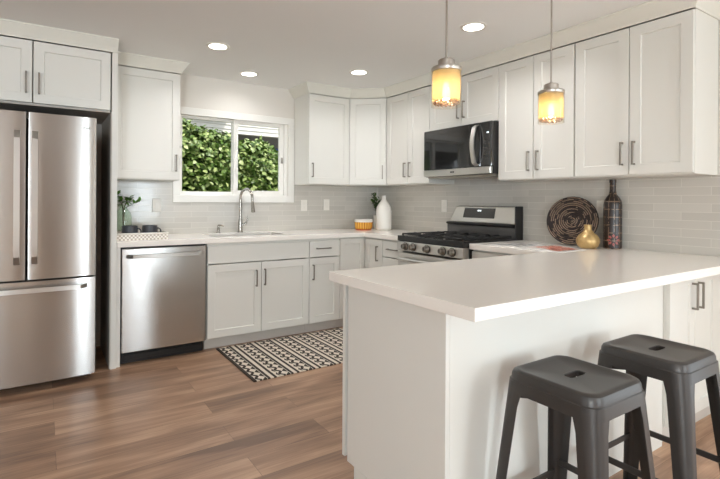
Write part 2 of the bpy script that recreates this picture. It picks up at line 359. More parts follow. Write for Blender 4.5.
# ------------------------------------------------------------------ mesh helpers
WORLD = {}
class MB:
    """collects shapes in world coordinates; build() links them as ONE mesh object"""
    def __init__(s): s.bm = bmesh.new(); s.mi = 0
    def faces(s, verts, faces, smooth=False):
        vs = [s.bm.verts.new(v) for v in verts]; out = []
        for f in faces:
            try: fc = s.bm.faces.new([vs[i] for i in f])
            except ValueError: continue
            fc.smooth = smooth; fc.material_index = s.mi; out.append(fc)
        return out
    def hexa(s, c, bevel=0.0, seg=1):
        """c: 8 corners: bottom ring of four, then top ring of four"""
        fs = s.faces(c, [(3, 2, 1, 0), (4, 5, 6, 7), (0, 1, 5, 4), (1, 2, 6, 5), (2, 3, 7, 6), (3, 0, 4, 7)])
        if bevel:
            es = list({e for f in fs for e in f.edges})
            r = bmesh.ops.bevel(s.bm, geom=es, offset=bevel, segments=seg, affect='EDGES', profile=0.5)
            for f in r['faces']: f.material_index = s.mi
        return s
    def box(s, x0, x1, y0, y1, z0, z1, bevel=0.0, seg=1):
        return s.hexa([(x0, y0, z0), (x1, y0, z0), (x1, y1, z0), (x0, y1, z0), (x0, y0, z1), (x1, y0, z1), (x1, y1, z1), (x0, y1, z1)], bevel, seg)
    def tube(s, pts, r, seg=10, cap=True, up=None):
        pts = [Vector(p) for p in pts]; n = len(pts); rings = []
        rr = r if isinstance(r, (list, tuple)) else [r] * n
        prev = None
        for i, p in enumerate(pts):
            t = (pts[min(i + 1, n - 1)] - pts[max(i - 1, 0)]).normalized()
            a = prev if prev is not None else (Vector((0, 0, 1)) if abs(t.z) < 0.9 else Vector((1, 0, 0)))
            u = (a - t * a.dot(t)).normalized(); v = t.cross(u); prev = u
            rings.append([s.bm.verts.new(p + (u * math.cos(2 * PI * k / seg) + v * math.sin(2 * PI * k / seg)) * rr[i]) for k in range(seg)])
        for i in range(n - 1):
            for k in range(seg):
                f = s.bm.faces.new((rings[i][k], rings[i][(k + 1) % seg], rings[i + 1][(k + 1) % seg], rings[i + 1][k])); f.smooth = True; f.material_index = s.mi
        if cap:
            for rg, rev in ((rings[0], True), (rings[-1], False)):
                f = s.bm.faces.new(list(reversed(rg)) if rev else rg); f.material_index = s.mi
        return s
    def lathe(s, prof, c=(0, 0, 0), seg=32, axis='z', mod=None, smooth=True):
        """prof: (radius, height) from bottom to top; closes at radius 0"""
        c = Vector(c); rings = []
        for (r, h) in prof:
            if r < 1e-6:
                rings.append([s.bm.verts.new(c + s._ax(0, 0, h, axis))]); continue
            ring = []
            for k in range(seg):
                a = 2 * PI * k / seg; q = r * (mod(a, r, h) if mod else 1)
                ring.append(s.bm.verts.new(c + s._ax(q * math.cos(a), q * math.sin(a), h, axis)))
            rings.append(ring)
        for A, B in zip(rings, rings[1:]):
            for k in range(seg):
                k2 = (k + 1) % seg
                if len(A) == 1 and len(B) == 1: continue
                if len(A) == 1: vs = (A[0], B[k2], B[k])
                elif len(B) == 1: vs = (A[k], A[k2], B[0])
                else: vs = (A[k], A[k2], B[k2], B[k])
                f = s.bm.faces.new(vs); f.smooth = smooth; f.material_index = s.mi
        return s
    @staticmethod
    def _ax(a, b, h, axis):
        return Vector((a, b, h)) if axis == 'z' else Vector((h, a, b)) if axis == 'x' else Vector((a, h, b))
    def prism(s, poly, f0, f1, fn, bevel=0.0, smooth=False):
        """extrude polygon between two values; fn(a, b, t) -> point"""
        n = len(poly); A = [s.bm.verts.new(fn(a, b, f0)) for a, b in poly]; B = [s.bm.verts.new(fn(a, b, f1)) for a, b in poly]
        fs = []
        for i in range(n):
            j = (i + 1) % n; f = s.bm.faces.new((A[i], A[j], B[j], B[i])); f.smooth = smooth; fs.append(f)
        fs.append(s.bm.faces.new(list(reversed(A)))); fs.append(s.bm.faces.new(B))
        for f in fs: f.material_index = s.mi
        if bevel:
            es = list({e for f in fs for e in f.edges})
            bmesh.ops.bevel(s.bm, geom=es, offset=bevel, segments=2, affect='EDGES', profile=0.5)
        return s
    def slab(s, xs, ys, filled, z0, z1, bevel=0.0):
        nx, ny = len(xs) - 1, len(ys) - 1; V = {}
        def vt(i, j, k):
            if (i, j, k) not in V: V[(i, j, k)] = s.bm.verts.new((xs[i], ys[j], z1 if k else z0))
            return V[(i, j, k)]
        F = lambda i, j: 0 <= i < nx and 0 <= j < ny and filled(i, j)
        fs = []
        for i in range(nx):
            for j in range(ny):
                if not F(i, j): continue
                fs.append(s.bm.faces.new((vt(i, j, 1), vt(i + 1, j, 1), vt(i + 1, j + 1, 1), vt(i, j + 1, 1))))
                fs.append(s.bm.faces.new((vt(i, j + 1, 0), vt(i + 1, j + 1, 0), vt(i + 1, j, 0), vt(i, j, 0))))
                for (di, dj, a, b) in ((-1, 0, (i, j + 1), (i, j)), (1, 0, (i + 1, j), (i + 1, j + 1)), (0, -1, (i, j), (i + 1, j)), (0, 1, (i + 1, j + 1), (i, j + 1))):
                    if not F(i + di, j + dj):
                        fs.append(s.bm.faces.new((vt(*a, 0), vt(*b, 0), vt(*b, 1), vt(*a, 1))))
        for f in fs: f.material_index = s.mi
        if bevel:
            bmesh.ops.recalc_face_normals(s.bm, faces=fs)
            es = [e for e in {e for f in fs for e in f.edges} if len(e.link_faces) == 2 and e.link_faces[0].normal.dot(e.link_faces[1].normal) < 0.5]
            bmesh.ops.bevel(s.bm, geom=es, offset=bevel, segments=2, affect='EDGES', profile=0.5)
        return s
    def build(s, name, mat, parent=None, smooth=None, mats=None, origin=None, flip=True):
        me = bpy.data.meshes.new(name)
        if flip: bmesh.ops.recalc_face_normals(s.bm, faces=s.bm.faces[:])
        o = bpy.data.objects.new(name, me); COL.objects.link(o)
        for m in (mats or [mat]): me.materials.append(M[m] if isinstance(m, str) else m)
        w = Vector((0, 0, 0))
        if parent is not None:
            w = WORLD[parent.name]; o.parent = parent
        elif origin is not None:
            w = Vector(origin); o.location = w
        WORLD[o.name] = w
        bmesh.ops.translate(s.bm, verts=s.bm.verts[:], vec=-w)
        s.bm.to_mesh(me); s.bm.free()
        sm = [p.use_smooth for p in me.polygons]; me.set_sharp_from_angle(angle=math.radians(34)); me.polygons.foreach_set('use_smooth', sm)
        if smooth is not None:
            for p in me.polygons: p.use_smooth = smooth
        return o

def tag(o, label, cat, group=None):
    o['label'] = label; o['category'] = cat
    if group: o['group'] = group
    return o
def thing(name, label, cat, loc, group=None):
    o = bpy.data.objects.new(name, None); COL.objects.link(o); o.location = loc; o.empty_display_size = 0.1
    WORLD[o.name] = Vector(loc); return tag(o, label, cat, group)
def struct(o):
    o['kind'] = 'structure'; return o
def copy_tree(o, parent=None):
    c = o.copy(); COL.objects.link(c)
    if parent: c.parent = parent
    WORLD[c.name] = WORLD[o.name]
    for ch in o.children: copy_tree(ch, c)
    return c

class Fr:
    """a cabinet face: a = along the face, b = height, c = out of the face"""
    def __init__(s, O, r, n): s.O = Vector(O); s.r = Vector(r).normalized(); s.n = Vector(n).normalized(); s.z = Vector((0, 0, 1))
    def P(s, a, b, c): return s.O + s.r * a + s.z * b + s.n * c
    def box(s, mb, a0, a1, b0, b1, c0, c1, bevel=0.0, seg=1):
        return mb.hexa([s.P(a0, b0, c1), s.P(a1, b0, c1), s.P(a1, b0, c0), s.P(a0, b0, c0), s.P(a0, b1, c1), s.P(a1, b1, c1), s.P(a1, b1, c0), s.P(a0, b1, c0)], bevel, seg)
    def shaker(s, mb, a0, a1, b0, b1, t=0.02, st=0.06, dep=0.009):
        e = 0.0015
        def ring(m, c): return [s.P(a0 + m, b0 + m, c), s.P(a1 - m, b0 + m, c), s.P(a1 - m, b1 - m, c), s.P(a0 + m, b1 - m, c)]
        R = [ring(0, 0), ring(0, t - e), ring(e, t), ring(st, t), ring(st + 0.004, t - dep), ]
        verts = [v for r in R for v in r]; fs = [(3, 2, 1, 0)]
        for i in range(len(R) - 1):
            for k in range(4): fs.append((4 * i + k, 4 * i + (k + 1) % 4, 4 * i + 4 + (k + 1) % 4, 4 * i + 4 + k))
        q = 4 * (len(R) - 1); fs.append((q, q + 1, q + 2, q + 3)); mb.faces(verts, fs)
    def pull(s, mb, a, b, L, vertical=True, t=0.02, w=0.010, so=0.030):
        c1 = t + so
        if vertical:
            s.box(mb, a - w / 2, a + w / 2, b - L / 2, b + L / 2, c1 - w, c1, 0.0015)
            for q in (b - L / 2 + w / 2, b + L / 2 - w / 2): s.box(mb, a - w / 2, a + w / 2, q - w / 2, q + w / 2, t, c1 - w + 0.001)
        else:
            s.box(mb, a - L / 2, a + L / 2, b - w / 2, b + w / 2, c1 - w, c1, 0.0015)
            for q in (a - L / 2 + w / 2, a + L / 2 - w / 2): s.box(mb, q - w / 2, q + w / 2, b - w / 2, b + w / 2, t, c1 - w + 0.001)

def door(F, parent, a0, a1, b0, b1, hx=None, hb=None, L=0.14, vertical=True, name='door', st=0.06, flat=False):
    mb = MB(); g = 0.0026
    if flat: F.box(mb, a0 + g, a1 - g, b0 + g, b1 - g, 0, 0.02, 0.0015)
    else: F.shaker(mb, a0 + g, a1 - g, b0 + g, b1 - g, st=st)
    d = mb.build(name, 'cab', parent)
    if hx is not None:
        h = MB(); F.pull(h, hx, hb, L, vertical); h.build('handle', 'pull', d)
    return d

# ------------------------------------------------------------------ room shell
H = 2.365
XL, YR = -6.6, -8.2
struct(MB().box(XL - 0.15, 0.15, YR - 0.15, 0.15, -0.12, 0).build('floor', 'floor'))
struct(MB().box(XL - 0.15, 0.15, YR - 0.15, 0.15, H, H + 0.15).build('ceiling', 'ceil'))
WX0, WX1, WZ0, WZ1 = -2.262, -1.172, 1.245, 2.035
mb = MB()
for b in ((XL, WX0, 0, H), (WX1, 0.15, 0, H), (WX0, WX1, 0, WZ0), (WX0, WX1, WZ1, H)): mb.box(b[0], b[1], 0, 0.15, b[2], b[3])
wall_back = struct(mb.build('wall_back', 'wall'))
mb = MB()
for b in ((YR, -6.30, 0, H), (-4.30, 0, 0, H), (-6.30, -4.30, 2.2, H)): mb.box(0, 0.15, b[0], b[1], b[2], b[3])
wall_right = struct(mb.build('wall_right', 'wall'))
mb = MB()
for b in ((YR, -5.4, 0, H), (-3.0, 0, 0, H), (-5.4, -3.0, 0, 0.55), (-5.4, -3.0, 2.15, H)): mb.box(XL - 0.15, XL, b[0], b[1], b[2], b[3])
struct(mb.build('wall_left', 'rear_wall'))
mb = MB()
for b in ((XL, -6.17, 0, H), (-6.17, -5.04, 0, 0.5), (-6.17, -5.04, 2.2, H), (-5.04, -3.25, 0, H), (-2.15, -1.55, 0, H), (-0.85, 0, 0, H), (-3.25, -2.15, 2.1, H), (-1.55, -0.85, 0, 0.55), (-1.55, -0.85, 2.15, H)):
    mb.box(b[0], b[1], YR - 0.15, YR, b[2], b[3])
struct(mb.build('wall_rear', 'rear_wall'))
# frames of the openings behind the camera
def frame_rect(mb, fn, a0, a1, b0, b1, w, c0, c1):
    for q in ((a0, a1, b0, b0 + w), (a0, a1, b1 - w, b1), (a0, a0 + w, b0 + w, b1 - w), (a1 - w, a1, b0 + w, b1 - w)):
        mb.hexa([fn(q[0], q[2], c0), fn(q[1], q[2], c0), fn(q[1], q[2], c1), fn(q[0], q[2], c1), fn(q[0], q[3], c0), fn(q[1], q[3], c0), fn(q[1], q[3], c1), fn(q[0], q[3], c1)], 0.002)
mb = MB(); fx = lambda a, b, c: (c, a, b)
frame_rect(mb, fx, -6.30, -5.30, 0.0, 2.2, 0.06, 0.0, 0.06); frame_rect(mb, fx, -5.30, -4.30, 0.0, 2.2, 0.06, 0.0, 0.06)
struct(mb.build('door_1', 'vinyl'))
mb = MB(); fy = lambda a, b, c: (a, c, b)
frame_rect(mb, fy, -1.55, -0.85, 0.55, 2.15, 0.05, YR - 0.06, YR)
struct(mb.build('window_2', 'vinyl'))
mb = MB(); frame_rect(mb, fy, -6.17, -5.04, 0.5, 2.2, 0.05, YR - 0.06, YR); struct(mb.build('added_window_3', 'vinyl'))  # second frame: unseen opening added to hold the far rear daylight
mb = MB()      # unseen hallway and doorway, added so the refrigerator door reflects something dark
for b in ((-3.40, -3.25, YR - 2.5, YR - 0.15), (-2.15, -2.0, YR - 2.5, YR - 0.15), (-3.40, -2.0, YR - 2.65, YR - 2.5)): mb.box(b[0], b[1], b[2], b[3], 0, 2.4)
mb.box(-3.40, -2.0, YR - 2.65, YR - 0.15, 2.1, 2.4); mb.box(-3.40, -2.0, YR - 2.65, YR - 0.15, -0.12, 0); struct(mb.build('wall_added_hallway', 'rear_wall'))
mb = MB(); frame_rect(mb, fx, -5.4, -3.0, 0.55, 2.15, 0.05, XL - 0.06, XL); struct(mb.build('added_window_4', 'vinyl'))  # unseen opening added for the fill light on the left
# tile backsplash belongs to the walls
mb = MB()
for b in ((-2.828, -2.30, 0.914, 1.3835), (-2.30, -1.095, 0.914, 1.199), (-1.095, -0.008, 0.914, 1.3835)): mb.box(b[0], b[1], -0.008, -0.0005, b[2], b[3])
mb.build('tile_backsplash', 'tile_x', wall_back)
mb = MB().box(-0.008, -0.0005, -3.46, -0.0005, 0.80, 1.3835)
mb.box(-0.008, -0.0005, -1.976, -1.214, 1.3835, 1.44); mb.build('tile_backsplash', 'tile_y', wall_right)
for nm, b in (('baseboard_right', (-0.014, -0.0005, -4.30, -3.40)), ('baseboard_back', (XL, -3.85, -0.014, -0.0005))):
    struct(MB().box(b[0], b[1], b[2], b[3], 0, 0.09, 0.003).build(nm, 'trim'))

# ---- kitchen window
mb = MB(); frame_rect(mb, fy, -2.302, -1.096, 1.199, 2.063, 0.066, -0.022, 0.0); win = struct(mb.build('window_1', 'vinyl'))
mb = MB(); frame_rect(mb, fy, WX0 - 0.0, WX1 + 0.0, WZ0, WZ1, 0.030, -0.004, 0.10); mb.build('window_frame', 'vinyl', win)
def sash(x0, x1, z0, z1, y0, y1, w):
    mb = MB(); frame_rect(mb, fy, x0, x1, z0, z1, w, y0, y1); s = mb.build('sash', 'vinyl', win)
    MB().box(x0 + w - 0.004, x1 - w + 0.004, (y0 + y1) / 2 - 0.002, (y0 + y1) / 2 + 0.002, z0 + w - 0.004, z1 - w + 0.004).build('pane', 'pane', s)
sash(-2.235, -1.700, 1.270, 2.010, 0.062, 0.092, 0.032)
sash(-1.730, -1.199, 1.270, 2.010, 0.020, 0.052, 0.046)
MB().box(-1.228, -1.212, 0.006, 0.020, 1.60, 1.66, 0.003).build('latch', 'nickel', win)
MB().box(-1.706, -1.716, 0.010, 0.020, 1.50, 1.82, 0.002).build('pull_rail', 'vinyl', win)

# ---- crown mouldings (run between cabinet tops and ceiling)
ZB, ZT = 1.384, 2.2768
def crown(name, path, z0, pj):
    """path: outer line of the cabinet faces as (x, y); the moulding leans outward (left-hand normal) towards the ceiling"""
    prof = [(0.0, z0), (0.006, z0), (0.010, z0 + 0.010), (pj * 0.42, z0 + 0.034), (pj * 0.82, H - 0.020), (pj * 0.90, H - 0.012), (pj, H - 0.010), (pj, H - 0.0005), (0.0, H - 0.0005)]
    mb = MB(); n = len(path); rows = []
    for i in range(n):
        p = Vector(path[i] + (0,)); d1 = (Vector(path[i] + (0,)) - Vector(path[i - 1] + (0,))).normalized() if i else None
        d2 = (Vector(path[i + 1] + (0,)) - p).normalized() if i < n - 1 else None
        n1 = Vector((d1.y, -d1.x, 0)) if d1 else None; n2 = Vector((d2.y, -d2.x, 0)) if d2 else None
        if n1 is None: m = n2
        elif n2 is None: m = n1
        else:
            m = (n1 + n2).normalized(); m = m / max(0.3, m.dot(n1))
        rows.append([mb.bm.verts.new((p.x + m.x * o, p.y + m.y * o, z)) for o, z in prof])
    k = len(prof)
    for A, B in zip(rows, rows[1:]):
        for i in range(k): mb.bm.faces.new((A[i], A[(i + 1) % k], B[(i + 1) % k], B[i]))
    mb.bm.faces.new(rows[0]); mb.bm.faces.new(list(reversed(rows[-1])))
    return struct(mb.build(name, 'trim'))

DU, DF = 0.31, 0.33          # upper carcass depth, front of the doors
XP0, XP1 = -2.872, -2.828    # tall end panel beside the refrigerator
crown('trim_1', [(-3.842, 0.0), (-3.842, -0.642), (XP1 - 0.001, -0.642)], ZT, 0.058)
crown('trim_2', [(XP1 + 0.001, -DF), (-2.314, -DF), (-2.314, -0.001)], ZT, 0.06)
crown('trim_3', [(-1.093, -0.001), (-1.093, -DF), (-0.617, -DF), (-DF, -0.5805), (-DF, -3.2615), (-0.001, -3.2615)], ZT, 0.066)

# ------------------------------------------------------------------ upper cabinets
G_UP = 'white shaker upper cabinets'
BACK = lambda y: Fr((0, y, 0), (1, 0, 0), (0, -1, 0))       # a = x
RIGHT = lambda x: Fr((x, 0, 0), (0, -1, 0), (-1, 0, 0))     # a = -y
def carcass(mb, F, a0, a1, b0, b1, dep):
    F.box(mb, a0, a1, b0, b1, -dep, -0.001)
# refrigerator surround
t = thing('refrigerator_end_panel', 'tall white end panel between the refrigerator and the dishwasher', 'panel', (XP0, -0.3, 0))
MB().box(XP0 + 0.006, XP1, -0.640, -0.0005, 0, ZT, 0.001).build('panel', 'cab', t)
MB().box(XP0, XP0 + 0.006, -0.628, -0.0005, 0, 1.848).build('lining', pm('lining_panel', lin(205, 196, 186), 0.6), t)
t = thing('refrigerator_end_panel', 'tall white end panel on the far left side of the refrigerator', 'panel', (-3.83, -0.3, 0))
MB().box(-3.84, -3.802, -0.640, -0.0005, 0, ZT, 0.001).build('panel', 'cab', t)
t = thing('upper_cabinet', 'white deep two-door cabinet mounted above the refrigerator', 'cabinet', (-3.34, -0.3, 1.848), G_UP)
mb = MB().box(-3.801, XP0 - 0.001, -0.600, -0.0005, 1.856, ZT); mb.build('body', 'carcass', t)
MB().box(-3.801, XP0 - 0.001, -0.612, -0.0005, 1.846, 1.855).build('bottom_panel', 'recess', t)
F = BACK(-0.620)
door(F, t, -3.801, -3.341, 1.858, ZT - 0.004, -3.377, 1.99); door(F, t, -3.339, XP0 - 0.001, 1.858, ZT - 0.004, -3.305, 1.99)
# left of the window
F = BACK(-DU)
def upper(label, F, a0, a1, b0, b1, doors, loc):
    t = thing('upper_cabinet', label, 'cabinet', loc, G_UP)
    mb = MB(); carcass(mb, F, a0 + 0.0006, a1 - 0.0006, b0, b1, DU - 0.0095); mb.build('body', 'cab', t)
    for (p, q, hx, hb) in doors: door(F, t, p, q, b0 + 0.004, b1 - 0.004, hx, hb)
    return t
upper('single-door white upper cabinet left of the window, above the green vase', F, XP1 + 0.001, -2.314, ZB, ZT, [(XP1 + 0.001, -2.314, -2.347, 1.527)], (-2.57, -0.16, ZB))
upper('single-door white upper cabinet just right of the window', F, -1.093, -0.617, ZB, ZT, [(-1.093, -0.617, -1.055, 1.523)], (-0.85, -0.16, ZB))
# diagonal corner
t = thing('upper_cabinet', 'diagonal white corner upper cabinet above the white bottle', 'cabinet', (-0.2, -0.2, ZB), G_UP)
mb = MB(); e = 0.0006
poly = [(-0.617 + e, -0.0095), (-0.0095, -0.0095), (-0.0095, -0.5805 + e), (-DU + 0.001, -0.5805 + e), (-0.617 + e, -DU + 0.001)]
mb.prism(poly, ZB, ZT, lambda a, b, c: (a, b, c)); mb.build('body', 'cab', t)
p0, p1 = Vector((-0.617, -DU - 0.004, 0)), Vector((-DU - 0.004, -0.5805, 0)); d = (p1 - p0); Ld = d.length; d.normalize()
FD = Fr(p0, d, (d.y, -d.x, 0))
door(FD, t, 0.012, Ld - 0.012, ZB + 0.004, ZT - 0.004, Ld - 0.050, 1.515)
# right wall run
F = RIGHT(-DU)
yA, yB, yC, yD, yE = 0.5805, 1.2138, 1.9758, 2.585, 3.2612
upper('two-door white upper cabinet between the corner and the microwave', F, yA, yB, ZB, ZT, [(yA, (yA + yB) / 2 + 0.014, 0.876, 1.523), ((yA + yB) / 2 + 0.014, yB, 0.948, 1.523)], (-0.16, -0.9, ZB))
upper('short two-door white upper cabinet above the microwave', F, yB, yC, 1.846, ZT, [(yB, (yB + yC) / 2, 1.566, 1.99), ((yB + yC) / 2, yC, 1.628, 1.99)], (-0.16, -1.6, 1.846))
upper('two-door white upper cabinet right of the microwave, above the woven plate', F, yC, yD, ZB, ZT, [(yC, (yC + yD) / 2, 2.246, 1.517), ((yC + yD) / 2, yD, 2.320, 1.517)], (-0.16, -2.28, ZB))
upper('two-door white upper cabinet at the end of the run, right of the painted bottle', F, yD, yE, ZB, ZT, [(yD + 0.006, 2.930, 2.894, 1.517), (2.930, yE, 2.962, 1.517)], (-0.16, -2.92, ZB))

# ------------------------------------------------------------------ base cabinets
G_BASE = 'white shaker base cabinets'
ZC, TH = 0.914, 0.0407
ZU = ZC - TH - 0.0005
TK = 0.095
def base(label, F, a0, a1, dep, loc, kick=0.065, name='base_cabinet', kc=None, k0=None, k1=None):
    t = thing(name, label, 'cabinet', loc, G_BASE); mb = MB(); w = 0.018; e = 0.0006
    F.box(mb, a0 + e, a0 + w, TK, ZU, -dep, -0.001); F.box(mb, a1 - w, a1 - e, TK, ZU, -dep, -0.001)
    F.box(mb, a0 + w, a1 - w, TK, TK + w, -dep, -0.001); F.box(mb, a0 + w, a1 - w, TK + w, ZU, -dep, -dep + 0.008)
    F.box(mb, a0 + w, a1 - w, ZU - 0.03, ZU, -0.02, -0.001)
    mb.build('body', 'cab', t)
    mb = MB(); F.box(mb, (k0 if k0 is not None else a0 + e), (k1 if k1 is not None else a1 - e), 0, TK - 0.0005, -kick - 0.016, -kick); mb.build('toe_kick', 'toe', t)
    return t
FB = BACK(-0.600)
xs0, xs1, xs2 = -2.166, -1.238, -0.908
t = base('sink base cabinet with a false drawer front above two doors', FB, xs0, xs1, 0.590, (-1.70, -0.3, 0))
door(FB, t, xs0, xs1, 0.702, ZU - 0.022, name='drawer_front', flat=True)
xm = -1.702
door(FB, t, xs0, xm, TK + 0.006, 0.698, -1.751, 0.562); door(FB, t, xm, xs1, TK + 0.006, 0.698, -1.674, 0.566)
t = base('narrow base cabinet with one drawer over one door, right of the sink cabinet', FB, xs1, xs2, 0.590, (-1.07, -0.3, 0))
door(FB, t, xs1, xs2, 0.702, ZU - 0.022, (xs1 + xs2) / 2 - 0.018, 0.782, 0.15, False, 'drawer', flat=True)
door(FB, t, xs1, xs2, TK + 0.006, 0.698, -1.200, 0.568)
# corner unit with a folding pair of doors
t = thing('base_cabinet', 'corner base cabinet with an L-shaped folding door under the amber bowl', 'cabinet', (-0.35, -0.35, 0), G_BASE)
mb = MB(); e = 0.0006; w = 0.018
poly = [(xs2 + e, -0.0105), (-0.0105, -0.0105), (-0.0105, -0.900 + e), (-0.600, -0.900 + e), (-0.600, -0.600), (xs2 + e, -0.600)]
mb.prism(poly, TK, ZU, lambda a, b, c: (a, b, c)); mb.build('body', 'cab', t)
mb = MB().box(xs2 + e, -0.535, -0.535, -0.519, 0, TK - 0.0005).box(-0.535, -0.519, -0.900 + e, -0.535, 0, TK - 0.0005); mb.build('toe_kick', 'toe', t)
FR = RIGHT(-0.601)
door(BACK(-0.601), t, xs2, -0.6225, TK + 0.006, ZU - 0.010, st=0.05); door(FR, t, 0.6225, 0.900, TK + 0.006, ZU - 0.010, 0.832, 0.726)
FR = RIGHT(-0.600)
t = base('three-drawer base cabinet between the corner and the range', FR, 0.900, 1.2130, 0.590, (-0.3, -1.05, 0))
for b0, b1, nm in ((0.708, ZU - 0.012, 'drawer'), (0.410, 0.704, 'drawer'), (TK + 0.006, 0.406, 'drawer')):
    door(FR, t, 0.900, 1.2130, b0, b1, 1.0565, (b0 + b1) / 2 - 0.002, 0.14, False, nm, flat=True)
t = base('base cabinet right of the range, mostly hidden behind the peninsula', FR, 1.977, 2.612, 0.590, (-0.3, -2.3, 0))
door(FR, t, 1.977, 2.612, 0.702, ZU - 0.012, 2.30, 0.782, 0.14, False, 'drawer', flat=True)
door(FR, t, 1.977, 2.295, TK + 0.006, 0.698, 2.26, 0.566); door(FR, t, 2.295, 2.612, TK + 0.006, 0.698, 2.33, 0.566)
# peninsula: doors towards the kitchen, plain end and back panels
PX0, PYF, PYN = -2.1617, -2.6388, -3.2553
FP = Fr((0, PYF - 0.006, 0), (-1, 0, 0), (0, 1, 0))       # a = -x
t = thing('peninsula_cabinet', 'white peninsula base cabinet carrying the long white worktop', 'cabinet', (-1.4, -2.95, 0), G_BASE)
mb = MB().box(PX0 + 0.020, -0.6525, PYN + 0.020, PYF - 0.021, TK, ZU); mb.build('body', pm('gap_shade_board', lin(120, 108, 96), 0.7), t)  # gap shade painted into the body colour, showing beside the end panel
MB().box(PX0, PX0 + 0.019, PYN, PYF - 0.031, TK, ZU, 0.001).box(PX0, PX0 + 0.019, PYN, PYF - 0.085, 0, TK).build('end_panel', 'cab', t)
MB().box(PX0 + 0.0193, -0.652, PYN, PYN + 0.019, 0, ZU, 0.0005).build('back_panel', 'cab', t)
MB().box(PX0 + 0.020, -0.6525, PYF - 0.100, PYF - 0.085, 0, TK - 0.0005).build('toe_kick', 'toe', t)
a = -PX0
for k in range(3):
    w = (2.1617 - 0.6225 - 0.04) / 3; a1 = 2.1617 - k * w
    door(FP, t, a1 - w, a1, TK + 0.006, ZU - 0.012, a1 - 0.05, 0.70)
# end cabinet under the peninsula facing the stools
FE = Fr((0, -3.265, 0), (1, 0, 0), (0, -1, 0))
t = thing('base_cabinet', 'two-door base cabinet by the wall behind the right stool', 'cabinet', (-0.33, -3.0, 0), G_BASE)
mb = MB().box(-0.650, -0.0095, -3.264, -2.640, TK, ZU); mb.build('body', 'cab', t)
MB().box(-0.650, -0.0095, -3.235, -3.219, 0, TK - 0.0005).build('toe_kick', 'toe', t)
door(FE, t, -0.650, -0.361, TK + 0.004, ZU - 0.012, -0.396, 0.733); door(FE, t, -0.361, -0.072, TK + 0.004, ZU - 0.012, -0.326, 0.733)
MB().box(-0.071, -0.0095, -3.283, -3.265, TK, ZU, 0.001).build('filler', 'cab', t)

# ------------------------------------------------------------------ worktops
SX0, SX1, SY0, SY1 = -2.075, -1.395, -0.525, -0.135
xs = [XP1 + 0.001, SX0, SX1, -0.645, -0.0085]; ys = [-1.2135, -0.645, SY0, SY1, -0.0085]
mb = MB().slab(xs, ys, lambda i, j: (i == 3 or j >= 1) and not (i == 1 and j == 2), ZC - TH, ZC, 0.002)
wt = tag(mb.build('worktop', 'quartz', origin=(-2.0, -0.3, ZC - TH)), 'L-shaped white worktop with the sink, under the window', 'worktop')
xs = [-2.2237, -0.645, -0.0085]; ys = [-3.4323, -2.6106, -1.9765]
mb = MB().slab(xs, ys, lambda i, j: j == 0 or i == 1, ZC - TH, ZC, 0.002)
tag(mb.build('worktop', 'quartz', origin=(-1.1, -3.0, ZC - TH)), 'white peninsula worktop overhanging the stools, with the magazine on it', 'worktop')

# ------------------------------------------------------------------ sink, faucet, soap pump
t = thing('sink', 'undermount stainless sink set in the worktop under the window', 'sink', (-1.735, -0.33, 0.70))
mb = MB(); w = 0.003; x0, x1, y0, y1, z0, z1 = SX0 + 0.006, SX1 - 0.006, SY0 + 0.006, SY1 - 0.006, 0.70, ZC - TH - 0.001
for b in ((x0, x1, y0, y1, z0, z0 + w), (x0, x0 + w, y0, y1, z0 + w, z1), (x1 - w, x1, y0, y1, z0 + w, z1), (x0 + w, x1 - w, y0, y0 + w, z0 + w, z1), (x0 + w, x1 - w, y1 - w, y1, z0 + w, z1)):
    mb.box(*b)
mb.build('basin', 'steel_bright', t)
MB().lathe([(0, 0), (0.05, 0), (0.05, 0.004), (0.03, 0.003), (0, 0.001)], (-1.735, -0.25, z0 + w), 24).build('drain', 'chrome', t)
FX, FY = -1.690, -0.068
t = thing('faucet', 'tall brushed gooseneck kitchen faucet in front of the window', 'faucet', (FX, FY, ZC))
MB().lathe([(0, 0), (0.028, 0), (0.028, 0.006), (0.021, 0.012), (0.020, 0.10), (0.016, 0.13), (0, 0.13)], (FX, FY, ZC), 20).build('base', 'chrome', t)
pts = [(FX, FY, ZC + 0.12), (FX, FY, ZC + 0.30)]
R = 0.088; dx, dy = 0.30, -0.954
for k in range(1, 15):
    a = PI - PI * k / 14 * 1.04; pts.append((FX + dx * (R + R * math.cos(a)), FY + dy * (R + R * math.cos(a)), ZC + 0.325 + R * math.sin(a)))
q = pts[-1]; pts += [(q[0] + dx * 0.003, q[1] + dy * 0.003, q[2] - 0.03)]
MB().tube(pts, 0.0125, 14).build('spout', 'chrome', t)
q = pts[-1]
MB().tube([(q[0], q[1], q[2] + 0.01), (q[0] + dx * 0.006, q[1] + dy * 0.006, q[2] - 0.03), (q[0] + dx * 0.014, q[1] + dy * 0.014, q[2] - 0.085), (q[0] + dx * 0.014, q[1] + dy * 0.014, q[2] - 0.09)], [0.0135, 0.016, 0.019, 0.014], 16).build('spray_head', 'chrome', t)
MB().tube([(FX + 0.01, FY - 0.005, ZC + 0.065), (FX + 0.045, FY - 0.02, ZC + 0.085), (FX + 0.060, FY - 0.026, ZC + 0.115), (FX + 0.052, FY - 0.024, ZC + 0.165)], [0.013, 0.012, 0.009, 0.006], 12).build('lever', 'chrome', t)
t = thing('soap_dispenser', 'small chrome soap pump left of the faucet', 'soap dispenser', (-1.905, -0.075, ZC))
MB().lathe([(0, 0), (0.020, 0), (0.020, 0.006), (0.012, 0.010), (0.012, 0.045), (0.009, 0.05), (0.009, 0.066), (0, 0.066)], (-1.905, -0.075, ZC), 16).build('base', 'chrome', t)
